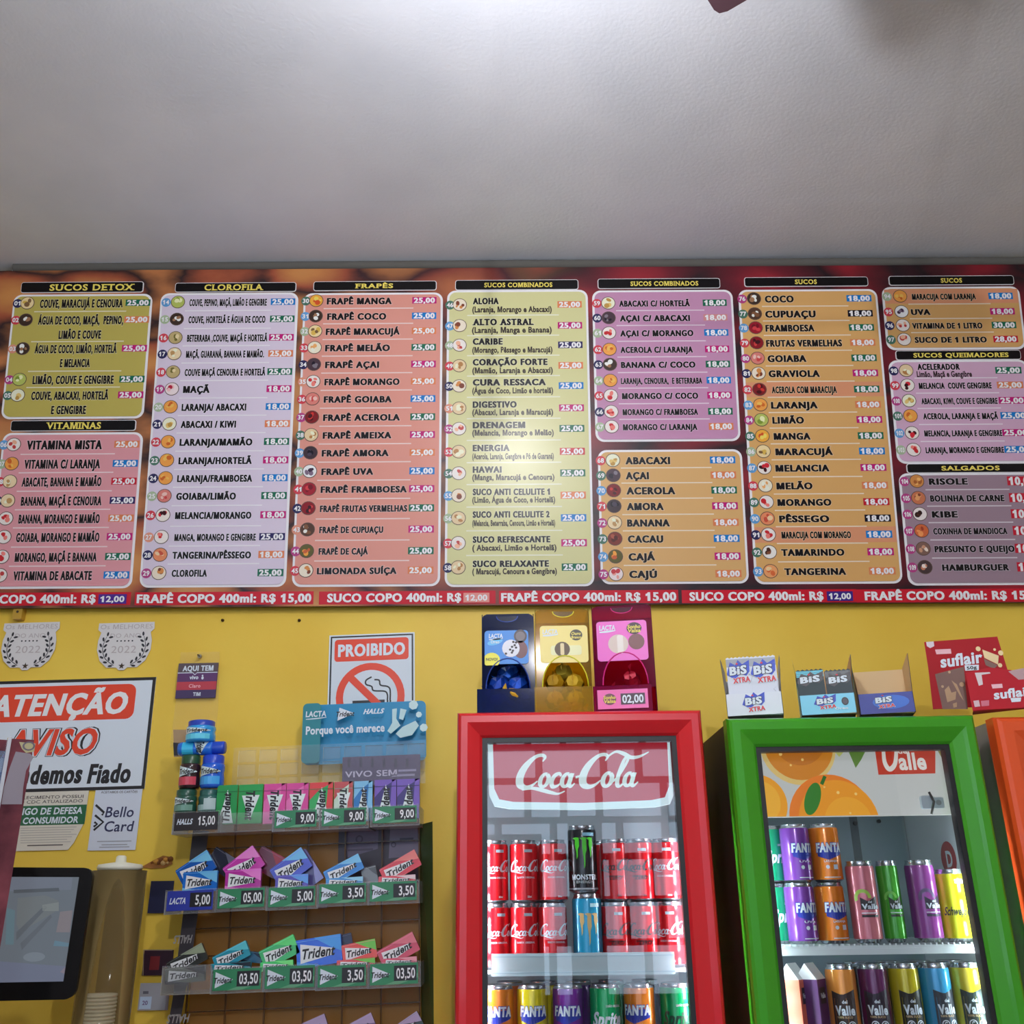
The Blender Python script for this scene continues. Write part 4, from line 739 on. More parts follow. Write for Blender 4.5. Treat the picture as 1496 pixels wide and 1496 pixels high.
# ------------------------------------------------------------------ fridges
FY = 2.25
pane = glass('door_glass', .0); liner = mat((206, 214, 218), .4, k=1.0); blackm = mat((26, 24, 26), .45); led_m = mat((225, 242, 255), .4, emit=LED)
def rect_loft(mb, rects, m, smooth=True):
    """rings of (x0,y0,x1,y1,z) joined one after another"""
    V = []
    for x0, y0, x1, y1, z in rects: V += [(x0, y0, z), (x1, y0, z), (x1, y1, z), (x0, y1, z)]
    for k in range(len(rects) - 1):
        for i in range(4):
            a, b = k * 4 + i, k * 4 + (i + 1) % 4; mb.raw([V[a], V[b], V[b + 4], V[a + 4]], [(0, 1, 2, 3)], m)
def fridge(label, px_l, px_r, py_top, c, inner, side_c, roll=0, depth=.44):
    """inner: glass opening in pixels (left, top, right)"""
    o = P((px_l + px_r) / 2, py_top, FY); H = o.z; M = frame_at(Vector((o.x, FY, 0)), roll); fr = Fr(M)
    t = thing('drinks_fridge', label, 'fridge', M, 'upright drinks fridges')
    x0, x1 = fr.loc(px_l, py_top)[0], fr.loc(px_r, py_top)[0]
    fm = mat(c, .28, coat=.25); DT = .05
    if inner: gx0, gx1, gy1 = fr.loc(inner[0], inner[1])[0], fr.loc(inner[2], inner[1])[0], fr.loc((inner[0] + inner[2]) / 2, inner[1])[1]
    else: gx0, gx1, gy1 = x0 + .085, x1 - .085, H - .075
    gy0, y0 = .28, .12
    mb = MB(fr); e = .014; w = min(gx0 - x0, H - gy1)
    def ring(k, z): return (x0 + (gx0 - x0) * k, y0 + (gy0 - y0) * k, x1 - (x1 - gx1) * k, H - (H - gy1) * k, z)
    rect_loft(mb, [ring(0, -DT), ring(0, -.014), ring(.06, -.005), ring(.16, 0), ring(.42, 0), ring(.55, -.004), ring(.9, -.016), ring(1, -.022), ring(1, -DT)], fm)
    mb.build('door_frame', t)
    mb = MB(fr); b_ = .011; rect_loft(mb, [(gx0, gy0, gx1, gy1, -.024), (gx0 + b_, gy0 + b_, gx1 - b_, gy1 - b_, -.024), (gx0 + b_, gy0 + b_, gx1 - b_, gy1 - b_, -DT)], blackm); mb.build('gasket', t, 'black gasket')
    mb = MB(fr); mb.box(gx0, gy0, -.031, gx1, gy1, -.027, pane); mb.build('door_pane', t, 'clear glass pane')
    # cabinet: open box with a pale lining
    mb = MB(fr); cx0, cx1, zb, s = x0 + .008, x1 - .008, -DT - depth, .014; zf = -DT - .012; yt = H - .004
    sm = mat(side_c, .5); ix0, ix1, iy0, iy1 = cx0 + s, cx1 - s, y0 + .1, yt - .04
    if True:
        ix0, ix1 = min(ix0, gx0 - .002), max(ix1, gx1 + .002)
    mb.box(cx0, .06, zb, ix0, yt, zf, sm); mb.box(ix1, .06, zb, cx1, yt, zf, sm); mb.box(ix0, iy1, zb, ix1, yt, zf, sm); mb.box(ix0, .06, zb, ix1, iy0, zf, sm); mb.box(ix0, iy0, zb, ix1, iy1, zb + .02, sm)
    q = .0008
    mb.raw([(ix0 + q, iy0, zf), (ix0 + q, iy1, zf), (ix0 + q, iy1, zb + .02), (ix0 + q, iy0, zb + .02)], [(0, 1, 2, 3)], liner); mb.raw([(ix1 - q, iy0, zf), (ix1 - q, iy1, zf), (ix1 - q, iy1, zb + .02), (ix1 - q, iy0, zb + .02)], [(3, 2, 1, 0)], liner)
    mb.raw([(ix0, iy0, zb + .021), (ix1, iy0, zb + .021), (ix1, iy1, zb + .021), (ix0, iy1, zb + .021)], [(0, 1, 2, 3)], liner); mb.raw([(ix0, iy0 + q, zf), (ix1, iy0 + q, zf), (ix1, iy0 + q, zb + .02), (ix0, iy0 + q, zb + .02)], [(0, 1, 2, 3)], liner)
    mb.raw([(ix0, iy1 - q, zf), (ix1, iy1 - q, zf), (ix1, iy1 - q, zb + .02), (ix0, iy1 - q, zb + .02)], [(3, 2, 1, 0)], liner)
    cabn = mb.build('cabinet', t, 'dark cabinet with pale lining')
    for xx in (x0 + .05, x1 - .05):
        for zz in (zb + .05, -.09):
            mb = MB(fr); mb.lathe([(.0, .0), (.02, 0), (.02, .06), (0, .06)], blackm, cx=xx, cz=zz, n=12); mb.build('foot', t)
    return t, fr, dict(x0=x0, x1=x1, H=H, gx0=gx0, gx1=gx1, gy0=gy0, gy1=gy1, ix0=ix0, ix1=ix1, zb=zb, zf=zf, iy1=iy1)
red_f, RFr, rd = fridge('red framed glass door fridge full of red cola cans', 668, 1025, 1038, (200, 24, 34), (704, 1074, 990), (58, 52, 54), roll=-.05)
grn_f, GFr, gd = fridge('green framed glass door fridge with an orange fruit header', 1062, 1425, 1046, (58, 146, 24), (1107, 1087, 1393), (44, 40, 42), roll=.1)
org_f, OFr, od = fridge('orange framed fridge cut by the right edge of the photo', 1453, 1826, 1044, (236, 82, 34), None, (150, 146, 140), roll=.1)
# stickers on the fridge sides
mb = MB(GFr); x = gd['x0'] + .0115; xx = x - .0006
mb.raw([(xx, gd['H'] - .17, -.34), (xx, gd['H'] - .17, -.075), (xx, gd['H'] - .02, -.075), (xx, gd['H'] - .02, -.34)], [(0, 1, 2, 3)], mat((112, 96, 104), .5)); mb.build('rating_sticker', grn_f, 'pale label on the dark side')
# shelves, leds, headers
def shelf(t, fr, d, y, zfront, rail_px=None, wire=False, rail=None):
    mb = MB(fr); wm = mat((226, 232, 234), .35, k=1.0); x0, x1 = d['ix0'] + .006, d['ix1'] - .006
    if wire:
        n = 40
        for k in range(n): xx = x0 + (x1 - x0) * (k + .5) / n; mb.box(xx - .0016, y - .005, -.44, xx + .0016, y - .0005, zfront, wm)
        for zz in (zfront - .002, -.25, -.42): mb.box(x0, y - .010, zz - .004, x1, y - .004, zz, wm)
        mb.box(x0, y - .022, zfront - .002, x1, y - .010, zfront + .003, wm)
    else: mb.box(x0, y - .008, -.44, x1, y - .0005, zfront, wm)
    o = mb.build('shelf', t, 'white wire shelf' if wire else 'white shelf')
    if rail_px:
        mb = MB(fr, zfront + .004); b = fr.R(*rail_px, zfront + .004); mb.box(b[0], b[1], zfront + .001, b[2], b[3], zfront + .004, mat((206, 226, 230), .4, k=1.0)); h = b[3] - b[1]
        for f in (.14, .86): mb.box(b[0], b[1] + h * f - .0015, zfront + .004, b[2], b[1] + h * f + .0015, zfront + .0065, mat((186, 212, 220), .4, k=1.0))
        mb.build('price_rail', o)
def strip_led(t, d, fr, x, y0, y1, z, dots=True):
    led_m = mat((225, 242, 255), .4, emit=LED * (1.35 if fr is RFr else .9))
    mb = MB(fr); mb.box(x - .004, y0, z - .004, x + .004, y1, z + .004, mat((214, 220, 224), .4))
    n = int((y1 - y0) / .045)
    for k in range(n):
        y = y0 + (k + .5) * (y1 - y0) / n; mb.box(x - .006, y - .014, z - .006, x + .006, y + .014, z + .006, led_m)
    mb.build('led_strip', t, 'white led strip')
for t, d, fr in ((red_f, rd, RFr), (grn_f, gd, GFr)):
    strip_led(t, d, fr, d['gx1'] + (.012 if fr is GFr else .016), .4, d['H'] - .24, -.064); strip_led(t, d, fr, d['gx0'] - .012, .4, d['H'] - .24, -.064)
# the script lettering of the cola sign, drawn as brush strokes
def oval(cx, cy, rx, ry, w): return [(cx + rx * cos(a), cy + ry * sin(a), w * (.75 + .45 * abs(cos(a)))) for a in [radians(70 + 45 * k) for k in range(9)]]
def big_c(x): return [(x + .70, .80, .03), (x + .74, .93, .07), (x + .62, 1.0, .08), (x + .42, .93, .10), (x + .22, .66, .16), (x + .14, .36, .18), (x + .2, .1, .16), (x + .38, .0, .11), (x + .56, .06, .07), (x + .70, .2, .03)]
COLA = [big_c(0), oval(.90, .22, .12, .2, .085), [(1.38, .34, .04), (1.30, .42, .08), (1.18, .36, .10), (1.13, .18, .10), (1.2, .02, .09), (1.33, .04, .06), (1.42, .14, .03)], oval(1.56, .22, .12, .2, .085), [(1.70, .43, .09), (1.67, .14, .1), (1.74, .01, .07), (1.84, .12, .03)],
    [(1.82, .30, .06), (1.94, .33, .06)], big_c(1.9), [(2.64, .93, .05), (2.85, 1.08, .06), (3.1, 1.02, .09), (3.35, .9, .09), (3.6, .92, .07), (3.86, 1.06, .03)], oval(2.80, .22, .13, .21, .09), [(2.95, .12, .04), (3.12, .35, .06), (3.27, .78, .07), (3.24, .92, .06), (3.16, .80, .08), (3.10, .3, .1), (3.14, .04, .09), (3.24, .02, .06), (3.32, .12, .03)], oval(3.44, .22, .12, .2, .085), [(3.58, .43, .09), (3.55, .14, .1), (3.62, .01, .07), (3.74, .14, .03)],
    [(.30, -.06, .05), (.6, -.02, .07), (.9, -.08, .09), (1.2, -.16, .08), (1.42, -.2, .05), (1.6, -.12, .03)]]
def cola(mb, x0, y0, w, m, l=2, n=5, shear=.28):
    k = w / 3.8
    for st in COLA: mb.stroke([(x, y, ww * 1.3) for x, y, ww in st], m, l, n, f=lambda p: (x0 + (p[0] + shear * p[1]) * k, y0 + p[1] * k * .95))
# header of the red fridge
sign = lambda c, e: mat(c, .35, emit=e, k=2.2)
HZ = -.075; mb = MB(RFr, HZ); b = RFr.R(712, 1076, 986, 1180, HZ); rr_ = RFr.R(719, 1076, 979, 1168, HZ)
out = [(b[0], b[3] + .03), (b[0] + .004, b[1] + .03), (b[0] + .016, b[1] + .006), (b[0] + .05, b[1]), (0 + (b[0] + b[2]) / 2, b[1] - .004), (b[2] - .05, b[1]), (b[2] - .016, b[1] + .006), (b[2] - .004, b[1] + .03), (b[2], b[3] + .03)]
cxm, cym = (b[0] + b[2]) / 2, b[3]
mb.prism(out, HZ - .02, HZ, sign((196, 226, 232), .75)); mb.poly([(cxm + (x - cxm) * .945, b[3] + .03 if y > b[3] else y + .0145) for x, y in out], sign((182, 34, 52), .55), 1)
x0, y0 = RFr.loc(750, 1151, HZ); x1, _ = RFr.loc(940, 1151, HZ); cola(mb, x0 - .002, y0, x1 - x0 - .008, sign((206, 226, 226), .7), 2)
mb.build('header_sign', red_f, 'red backlit header with white script')
# header of the green fridge
mb = MB(GFr, HZ); b = GFr.R(1110, 1091, 1396, 1192, HZ); mb.box(b[0] - .02, b[1], HZ - .02, b[2] + .02, b[3] + .04, HZ, sign((196, 200, 198), .62)); mb.clip = (b[0] - .012, b[1] + .001, b[2] + .02, b[3] + .01)
og = lambda c, e=.6: sign(c, e)
def lp(px, py): return GFr.loc(px, py, HZ)
s = abs(lp(1200, 1140)[0] - lp(1201, 1140)[0])
def pe(px, py, r, c, l, ry=None, **kw): x, y = lp(px, py); mb.ell(x, y, r * s, (ry or r) * s, og(c), l, n=36, **kw)
pe(1165, 1090, 56, (226, 196, 120), 1); pe(1166, 1088, 51, (214, 134, 34), 1.5); pe(1166, 1078, 40, (196, 116, 30), 2)
pe(1108, 1175, 42, (242, 162, 30), 2.2); pe(1110, 1172, 30, (246, 180, 52), 2.4)
pe(1216, 1196, 62, (236, 128, 36), 2.8); pe(1226, 1200, 58, (240, 156, 34), 3); pe(1240, 1200, 34, (244, 170, 46), 3.1)
pe(1187, 1167, 24, (52, 128, 40), 3.6, ry=11, rot=68); mb.strokep([(1200, 1146), (1205, 1134)], 5, og((40, 110, 36)), 3.8, n=1)
for x, y, r in ((1140, 1102, 2.5), (1172, 1110, 2), (1190, 1096, 2.2), (1155, 1118, 1.6), (1224, 1158, 2.2), (1250, 1160, 2), (1242, 1188, 1.6), (1204, 1150, 1.4)): pe(x, y, r, (246, 206, 120), 4)
mb.polyp([(1236, 1090), (1268, 1090), (1258, 1110), (1250, 1122), (1244, 1108)], og((96, 134, 56)), 1.3); mb.polyp([(1212, 1090), (1240, 1090), (1226, 1106)], og((190, 196, 110)), 1.2); mb.polyp([(1366, 1090), (1396, 1090), (1396, 1106), (1376, 1108)], og((140, 130, 70)), 1.2)
mb.polyp([(1277, 1090), (1366, 1088), (1366, 1130), (1283, 1132)], og((196, 58, 36)), 5)
mb.strokep([(1290, 1096, 5), (1292, 1114, 6), (1299, 1124, 7), (1307, 1116, 6), (1309, 1096, 5)], 6, og((230, 226, 220)), 6); mb.textp('alle', 1312, 1352, 1112, 24, og((230, 226, 220)), 6, bold=.035); mb.textp('del', 1311, 1327, 1097, 8, og((230, 226, 220)), 6, bold=.03)
mb.clip = None; bx = GFr.R(1344, 1163, 1362, 1182, HZ); mb.rbox(*bx, HZ, HZ + .012, .004, mat((190, 204, 210), .35)); bx = GFr.R(1362, 1165, 1377, 1181, HZ); mb.rbox(*bx, HZ, HZ + .008, .003, mat((176, 190, 194), .35)); mb.ellp(1369, 1173, 4, 4, mat((130, 140, 140), .4), 24)
xa, ya = lp(1353, 1158); xb, yb_ = lp(1360, 1172); xc, yc_ = lp(1357, 1190); mb.tube([(xa, ya, HZ + .016), (xb, yb_, HZ + .018), (xc, yc_, HZ + .016)], .0028, blackm)
mb.build('header_sign', grn_f, 'backlit header printed with oranges')
mb = MB(GFr, gd['zb'] + .03); z = mb.z; bx = GFr.R(1110, 1190, 1420, 1480, z); mb.rect((gd['ix0'] + .002, bx[1], gd['ix1'] - .002, bx[3] + .1), mat((112, 124, 132), .4), 0)
bx = GFr.R(1252, 1186, 1264, 1380, z); mb.rect(bx, mat((60, 66, 72), .4), 1)
for x, y in ((1249, 1203), (1283, 1200)): x, y = GFr.loc(x, y, z); mb.prism(ell_pts(x, y, .005, .005, 10), z, z + .008, blackm)
mb.build('back_panel', grn_f, 'grey inner back panel')
mb = MB(GFr); x = gd['ix1'] - .0016; 
for rr2, mm, l in ((.039, mat((150, 40, 48), .4), 0), ): mb.raw([(x, 1.6 + .085 + rr2 * sin(a), -.22 + rr2 * 1.1 * cos(a)) for a in [2 * pi * k / 20 for k in range(20)]], [tuple(range(20))], mm)
v, f, _ = glyph('D', .03, False); mb.raw([(x - .0006, 1.667 + yy * .05, -.235 + xx * .05) for xx, yy in v], f, wht)
mb.build('round_sticker', grn_f, 'dark red round sticker with letter D')
# ------------------------------------------------------------------ cans
silver = mat((196, 200, 206), .22, metal=.9, k=.9)
def can(M, h, r, c, art, label, grp, name='drink_can', cap=None):
    t = thing(name, label, 'can', M, grp); mb = MB(); m = mat(c, .22, metal=.15, coat=.3)
    y1, y2 = h * .05, h * .90
    mb.lathe([(0, .004), (r * .74, .0), (r * .80, h * .012), (r, y1)], silver, n=32); mb.lathe([(r, y1), (r, y2), (r * .965, h * .935)], m, n=32)
    def wrap(x, y, l): q = r + l * .00025; return (q * sin(x / r), y, q * cos(x / r))
    mb.xf = wrap; art(mb, r, h); mb.xf = None; mb.build('can_body', t)
    mb = MB(); mb.lathe([(r * .965, h * .935), (r * .87, h * .975), (r * .88, h * .99), (r * .90, h), (r * .86, h), (r * .84, h * .975), (0, h * .972)], silver, n=32); mb.build('can_lid', t)
    mb = MB(); mb.rbox(-r * .2, -r * .45, r * .2, r * .15, h * .975, h * .982, r * .18, silver)
    for i, v in enumerate(mb.V): mb.V[i] = (v[0], v[2], -v[1])
    mb.build('pull_tab', t); return t
def strip(mb, x0, y0, x1, y1, m, l=1): mb.rect((x0, y0, x1, y1), m, l, n=max(1, int((x1 - x0) / .008)))
def a_cola(mb, r, h, ink_=None):
    m = ink_ or wht; cola(mb, -r * 1.35, h * .50, r * 2.9, m, 2, n=3); mb.text('SABOR ORIGINAL', -r * .6, r * .7, h * .40, h * .028, m, 2, bold=.02); strip(mb, -r * .1, h * .80, r * .5, h * .845, mat((170, 190, 200), .4), 2); mb.text('350ml', r * .1, r * .4, h * .1, h * .03, m, 2)
def a_zero(mb, r, h): a_cola(mb, r, h, mat((46, 14, 18), .4)); mb.text('ZERO', -r * .4, r * .5, h * .38, h * .06, mat((46, 14, 18), .4), 2)
def claws(mb, r, h, m, y0, y1):
    for k, (a, lo) in enumerate(((-.50, .30), (0, 0), (.46, .34))):
        yb_ = y0 + (y1 - y0) * lo; x = r * a; w = r * .15
        mb.poly([(x - w * 2, y1 - .002), (x - w * .6, y1), (x + w, y1 - .001), (x + w * 1.1, y1 - (y1 - yb_) * .4), (x + w * .5, y1 - (y1 - yb_) * .55), (x + w * .3, yb_ + .006), (x - w * .2, yb_), (x - w * .3, yb_ + (y1 - yb_) * .3), (x - w * .9, y1 - (y1 - yb_) * .35), (x - w * .8, y1 - .006)], m, 2)
def a_monster(mb, r, h): claws(mb, r, h, mat((74, 196, 40), .3), h * .36, h * .82); mb.text('MONSTER', -r * .95, r * .95, h * .24, h * .07, wht, 2, bold=.04); mb.text('ENERGY', -r * .6, r * .6, h * .17, h * .035, mat((150, 160, 160), .4), 2); strip(mb, -r * .1, h * .84, r * .8, h * .89, mat((130, 180, 200), .4), 2); strip(mb, -r * 1.4, h * .06, r * 1.4, h * .085, mat((150, 154, 160), .3), 1)
def a_juice(mb, r, h): claws(mb, r, h, mat((212, 180, 116), .3), h * .3, h * .74); mb.text('JUICE', -r * .8, r * .95, h * .17, h * .08, mat((212, 180, 116), .3), 2, bold=.05); strip(mb, r * .1, h * .82, r * .8, h * .87, mat((180, 220, 232), .4), 2)
def a_fanta(c2, sub=(236, 236, 236)):
    def f(mb, r, h):
        bl = mat((36, 52, 150), .3)
        for i in range(10): x = -r * .9 + r * 1.8 * i / 10; x2 = x + r * .18; mb.poly([(x, h * .47), (x + r * .01, h * (.46 - .08 * (1 - abs(i - 4) / 5))), (x2, h * (.46 - .08 * (1 - abs(i - 3) / 5))), (x2, h * .62), (x, h * .60)], bl, 1)
        mb.text('FANTA', -r * .95, r * .95, h * .59, h * .15, wht, 3, bold=.07, shear=.06, halo=bl, hb=.06, hl=2)
        mb.text(c2, -r * .5, r * .4, h * .36, h * .035, wht, 2, bold=.02); mb.ell(-r * .3, h * .26, r * .13, r * .13, wht, 2, n=8); strip(mb, r * .1, h * .22, r * .42, h * .30, wht, 2); strip(mb, -r * .6, h * .08, r * .6, h * .095, wht, 2)
    return f
def a_sprite(ink_, tx='Sprite'):
    def f(mb, r, h): mb.text(tx, -r * 1.0, r * 1.05, h * .46, h * .21, ink_, 2, bold=.05, shear=.25); mb.text('LIMÃO ORIGINAL', -r * .1, r * .95, h * .66, h * .035, wht, 2, bold=.02)
    return f
def a_juicebox(dark_, fruit, top):
    def f(mb, r, h):
        strip(mb, -r * .75, h * .06, r * .85, h * .58, mat(dark_, .35), 1)
        for i in range(8): x = -r * .75 + r * 1.6 * i / 8; mb.poly([(x, h * .58), (x + r * .2, h * .58), (x + r * .2, h * (.62 + .06 * abs(i - 2.5) / 4)), (x, h * (.62 + .06 * abs(i - 3.5) / 4))], mat(dark_, .35), 1)
        mb.text('Valle', -r * .6, r * .72, h * .43, h * .115, wht, 2, bold=.05); mb.text('del', -r * .1, r * .25, h * .535, h * .04, wht, 2, bold=.03)
        mb.text('100% SUCO', -r * .5, r * .5, h * .345, h * .025, mat((190, 160, 120), .4), 2)
        for x in (-.22, .42): mb.ring(r * x, h * .245, r * .2, r * .26, wht, 2, n=14); mb.text('C', r * (x - .09), r * (x + .09), h * .245, h * .06, wht, 2, bold=.03)
        mb.ell(-r * .1, h * .09, r * .5, h * .06, mat(fruit, .4), 3, n=14)
    return f
def a_slim(dark_, leaf):
    def f(mb, r, h): 
        mb.ring(-r * .3, h * .54, r * .36, r * .6, mat(leaf, .35), 1, n=14, a0=0, a1=200)
        for i in range(8): x = -r * .5 + r * 1.2 * i / 8; mb.poly([(x, h * .40), (x + r * .15, h * .40), (x + r * .15, h * (.5 + .06 * abs(i - 2.5) / 4)), (x, h * (.5 + .06 * abs(i - 3.5) / 4))], mat(dark_, .35), 2)
        mb.text('Valle', -r * .45, r * .8, h * .44, h * .06, wht, 3, bold=.05); mb.text('del', 0, r * .3, h * .495, h * .025, wht, 3, bold=.03); strip(mb, -r * .5, h * .31, r * .75, h * .34, mat(dark_, .35), 2); strip(mb, -r * .5, h * .355, r * .7, h * .365, wht, 2)
    return f
def a_tonic(mb, r, h): mb.text('Schweppes', -r * .95, r * 1.0, h * .42, h * .11, mat((40, 40, 30), .4), 2, shear=.3); strip(mb, 0, h * .8, r * .9, h * .86, mat((236, 232, 180), .4), 2)
def put(fr, px, py, z, y0, roll=0, turn=0):
    """can standing at pixel column px (read at height py) on shelf height y0"""
    x, _ = fr.loc(px, py, z); return fr.M @ Matrix.Translation((x, y0, z)) @ Matrix.Rotation(radians(roll), 4, 'Z') @ Matrix.Rotation(radians(turn), 4, 'Y')
RED = (208, 18, 30); DKR = (196, 16, 26)
# red fridge, upper visible shelf
Z1 = -.115; ysh = RFr.loc(850, 1414, Z1)[1]; yj = RFr.loc(850, 1320, Z1)[1]; ytp = RFr.loc(850, 1227, Z1)[1]; hc = (ytp - ysh) / 2; rc = abs(RFr.loc(786, 1275, Z1)[0] - RFr.loc(745, 1275, Z1)[0]) / 2
shelf(red_f, RFr, rd, ysh, -.078, (718, 1392, 986, 1425))
for i, (px, pxl, lab, a, tn) in enumerate(((722, 724, 'first column beside the left door frame', a_cola, 14), (765, 765, 'second column from the left', a_cola, 8), (808, 808, 'column left of the black energy can', a_cola, 10), (898, 901, 'column right of the black energy can', a_zero, -6), (935, 941, 'second column right of the black energy can', a_zero, -6), (974, 979, 'column against the right door frame', a_cola, -16))):
    z = Z1
    for up, p, py in ((1, px, 1272), (0, pxl, 1365)): can(put(RFr, p, py, z, ysh + hc * up, turn=tn), hc, rc, RED, a, '%s red cola can, %s' % ('upper' if up else 'lower', lab), 'red cola cans')
hm = RFr.loc(850, 1207, Z1)[1] - RFr.loc(850, 1306, Z1)[1]; ym = RFr.loc(850, 1306, Z1)[1]
can(put(RFr, 851, 1255, Z1 + .004, ym, turn=4), hm, rc * 1.03, (24, 24, 28), a_monster, 'black energy drink can with green claw mark on top of the blue one', 'energy drink cans'); can(put(RFr, 858, 1350, Z1 + .004, ysh, turn=4), ym - ysh, rc * 1.03, (30, 150, 190), a_juice, 'light blue energy drink can under the black one', 'energy drink cans')
for px, lab in ((790, 'second and third'), (878, 'black energy can and fourth'), (960, 'fifth and sixth')):
    for up in (1, 0): can(put(RFr, px, 1275, Z1 - .075, ysh + hc * up), hc, rc, DKR, lambda mb, r, h: None, '%s plain red can in the back row, between the %s columns' % ('upper' if up else 'lower', lab), 'back row red cans')
# red fridge, lower row
Z2 = -.105; yt2 = RFr.loc(850, 1437, Z2)[1]; hc2 = .122; r2 = abs(RFr.loc(907, 1470, Z2)[0] - RFr.loc(862, 1470, Z2)[0]) / 2; ys2 = yt2 - hc2; shelf(red_f, RFr, rd, ys2, -.078)
ORA, YEL, PUR, GRE = (238, 124, 36), (206, 188, 24), (110, 44, 140), (0, 150, 84)
for px, c, a, lab, tn in ((728, ORA, a_fanta('LARANJA'), 'orange soda can with blue logo, first of the bottom row in the red fridge', 0), (778, YEL, a_fanta('MARACUJÁ'), 'yellow soda can in the bottom row of the red fridge', 4), (830, PUR, a_fanta('UVA'), 'purple soda can in the bottom row of the red fridge', -4), (884, GRE, a_sprite(wht), 'green lemon soda can with white lettering in the bottom row', 4), (934, ORA, a_fanta('LARANJA'), 'orange soda can between the two green cans', -18), (987, GRE, a_sprite(mat((14, 60, 40), .4)), 'green lemon soda can with dark lettering at the right end of the bottom row', 0)):
    can(put(RFr, px, 1468, Z2, ys2, turn=tn), hc2, r2, c, a, lab, 'bottom row soda cans')
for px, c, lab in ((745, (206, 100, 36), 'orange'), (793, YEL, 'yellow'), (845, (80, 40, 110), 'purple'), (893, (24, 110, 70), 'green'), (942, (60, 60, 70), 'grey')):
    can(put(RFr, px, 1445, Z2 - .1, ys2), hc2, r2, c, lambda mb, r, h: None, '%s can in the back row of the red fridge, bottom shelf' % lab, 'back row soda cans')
# green fridge
Z3 = -.125; yg = GFr.loc(1280, 1377, Z3)[1]; shelf(grn_f, GFr, gd, yg, -.085, wire=True); hg = (GFr.loc(1180, 1205, Z3)[1] - yg) / 2; rg = abs(GFr.loc(1226, 1250, Z3)[0] - GFr.loc(1184, 1250, Z3)[0]) / 2
for px, pxl, c, a, lab, tn, zz in ((1124, 1134, (20, 150, 104), a_sprite(wht), 'green lemon soda can against the left side', 30, -.036), (1163, 1170, (120, 62, 156), a_fanta('UVA'), 'purple soda can', 24, .004), (1206, 1214, (228, 122, 30), a_fanta('LARANJA'), 'orange soda can', 4, 0)):
    for up, p, py, y in ((1, px, 1248, hg), (0, pxl, 1334, 0)): can(put(GFr, p, py, Z3 + zz, yg + y, turn=tn + (14 if not up and px == 1206 else 0)), hg, rg, c, a, '%s, %s of the pair in the green fridge' % (lab, 'upper' if up else 'lower'), 'stacked soda cans in the green fridge')
hs = GFr.loc(1280, 1258, Z3)[1] - yg
for px, c, a, h, r, lab, tn in ((1262, (196, 110, 122), a_slim((40, 34, 36), (150, 180, 70)), hs, rg * .96, 'slim pink juice can in the green fridge', 8), (1302, (70, 164, 50), a_slim((40, 50, 30), (110, 190, 80)), hs, rg * .72, 'slim green juice can in the green fridge', 10), (1350, (140, 60, 140), a_slim((44, 36, 60), (90, 70, 110)), hs, rg * .96, 'slim purple juice can in the green fridge', 22), (1393, (246, 226, 20), a_tonic, hs * .88, rg * .98, 'yellow tonic can at the right of the green fridge', 4)):
    can(put(GFr, px, 1320, Z3 + .008, yg, turn=tn - 10), h, r, c, a, lab, 'slim cans in the green fridge')
Z4 = -.11; yt4 = GFr.loc(1290, 1407, Z4)[1]; h4 = .155; y4 = yt4 - h4; shelf(grn_f, GFr, gd, y4, -.08, wire=True); r4 = abs(GFr.loc(1293, 1440, Z4)[0] - GFr.loc(1250, 1440, Z4)[0]) / 2
for px, c, dk, fruit, lab, tn in ((1231, (222, 140, 60), (50, 34, 32), (200, 120, 60), 'orange and brown juice can', 0), (1278, (96, 40, 84), (42, 30, 44), (70, 36, 70), 'dark purple juice can', 0), (1324, (190, 172, 30), (40, 36, 28), (214, 190, 40), 'olive yellow juice can', 14), (1369, (50, 150, 200), (30, 38, 50), (220, 150, 110), 'light blue juice can', 26), (1416, (222, 196, 40), (30, 46, 42), (236, 180, 60), 'yellow juice can with white band', 6)):
    can(put(GFr, px, 1455, Z4, y4, turn=tn - 16), h4, r4, c, a_juicebox(dk, fruit, c), lab + ' on the lower shelf of the green fridge', 'juice cans on the lower shelf')
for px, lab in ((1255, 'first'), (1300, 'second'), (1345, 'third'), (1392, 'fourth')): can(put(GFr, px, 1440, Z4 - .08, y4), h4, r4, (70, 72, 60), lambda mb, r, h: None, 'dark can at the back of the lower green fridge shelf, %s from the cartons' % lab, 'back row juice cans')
for px, c, lab in ((1160, (224, 110, 80), 'peach juice carton with white slanted top, nearest the left side'), (1186, (84, 44, 96), 'purple juice carton with white slanted top beside the orange juice can')):
    x, _ = GFr.loc(px, 1450, Z4 - .0); M = GFr.M @ Matrix.Translation((x, y4, Z4)) @ Matrix.Rotation(radians(52), 4, 'Y'); t = thing('juice_carton', lab, 'carton', M, 'juice cartons'); mb = MB(); w, h = .024, .158
    mb.box(-w, 0, -w, w, h * .8, w, mat(c, .4)); mb.z = w; mb.rect((-w * .6, h * .5, w * .6, h * .7), mat((40, 34, 40), .4), 1); mb.text('Valle', -w * .5, w * .5, h * .6, h * .06, wht, 2, bold=.04); mb.build('carton_body', t)
    mb = MB(); mb.raw([(-w, h * .8, -w), (w, h * .8, -w), (w, h * .8, w), (-w, h * .8, w), (-w, h, 0), (w, h, 0)], [(0, 1, 5, 4), (3, 2, 5, 4), (0, 4, 3), (1, 2, 5)], mat((222, 222, 222), .4)); mb.build('gable_top', t)
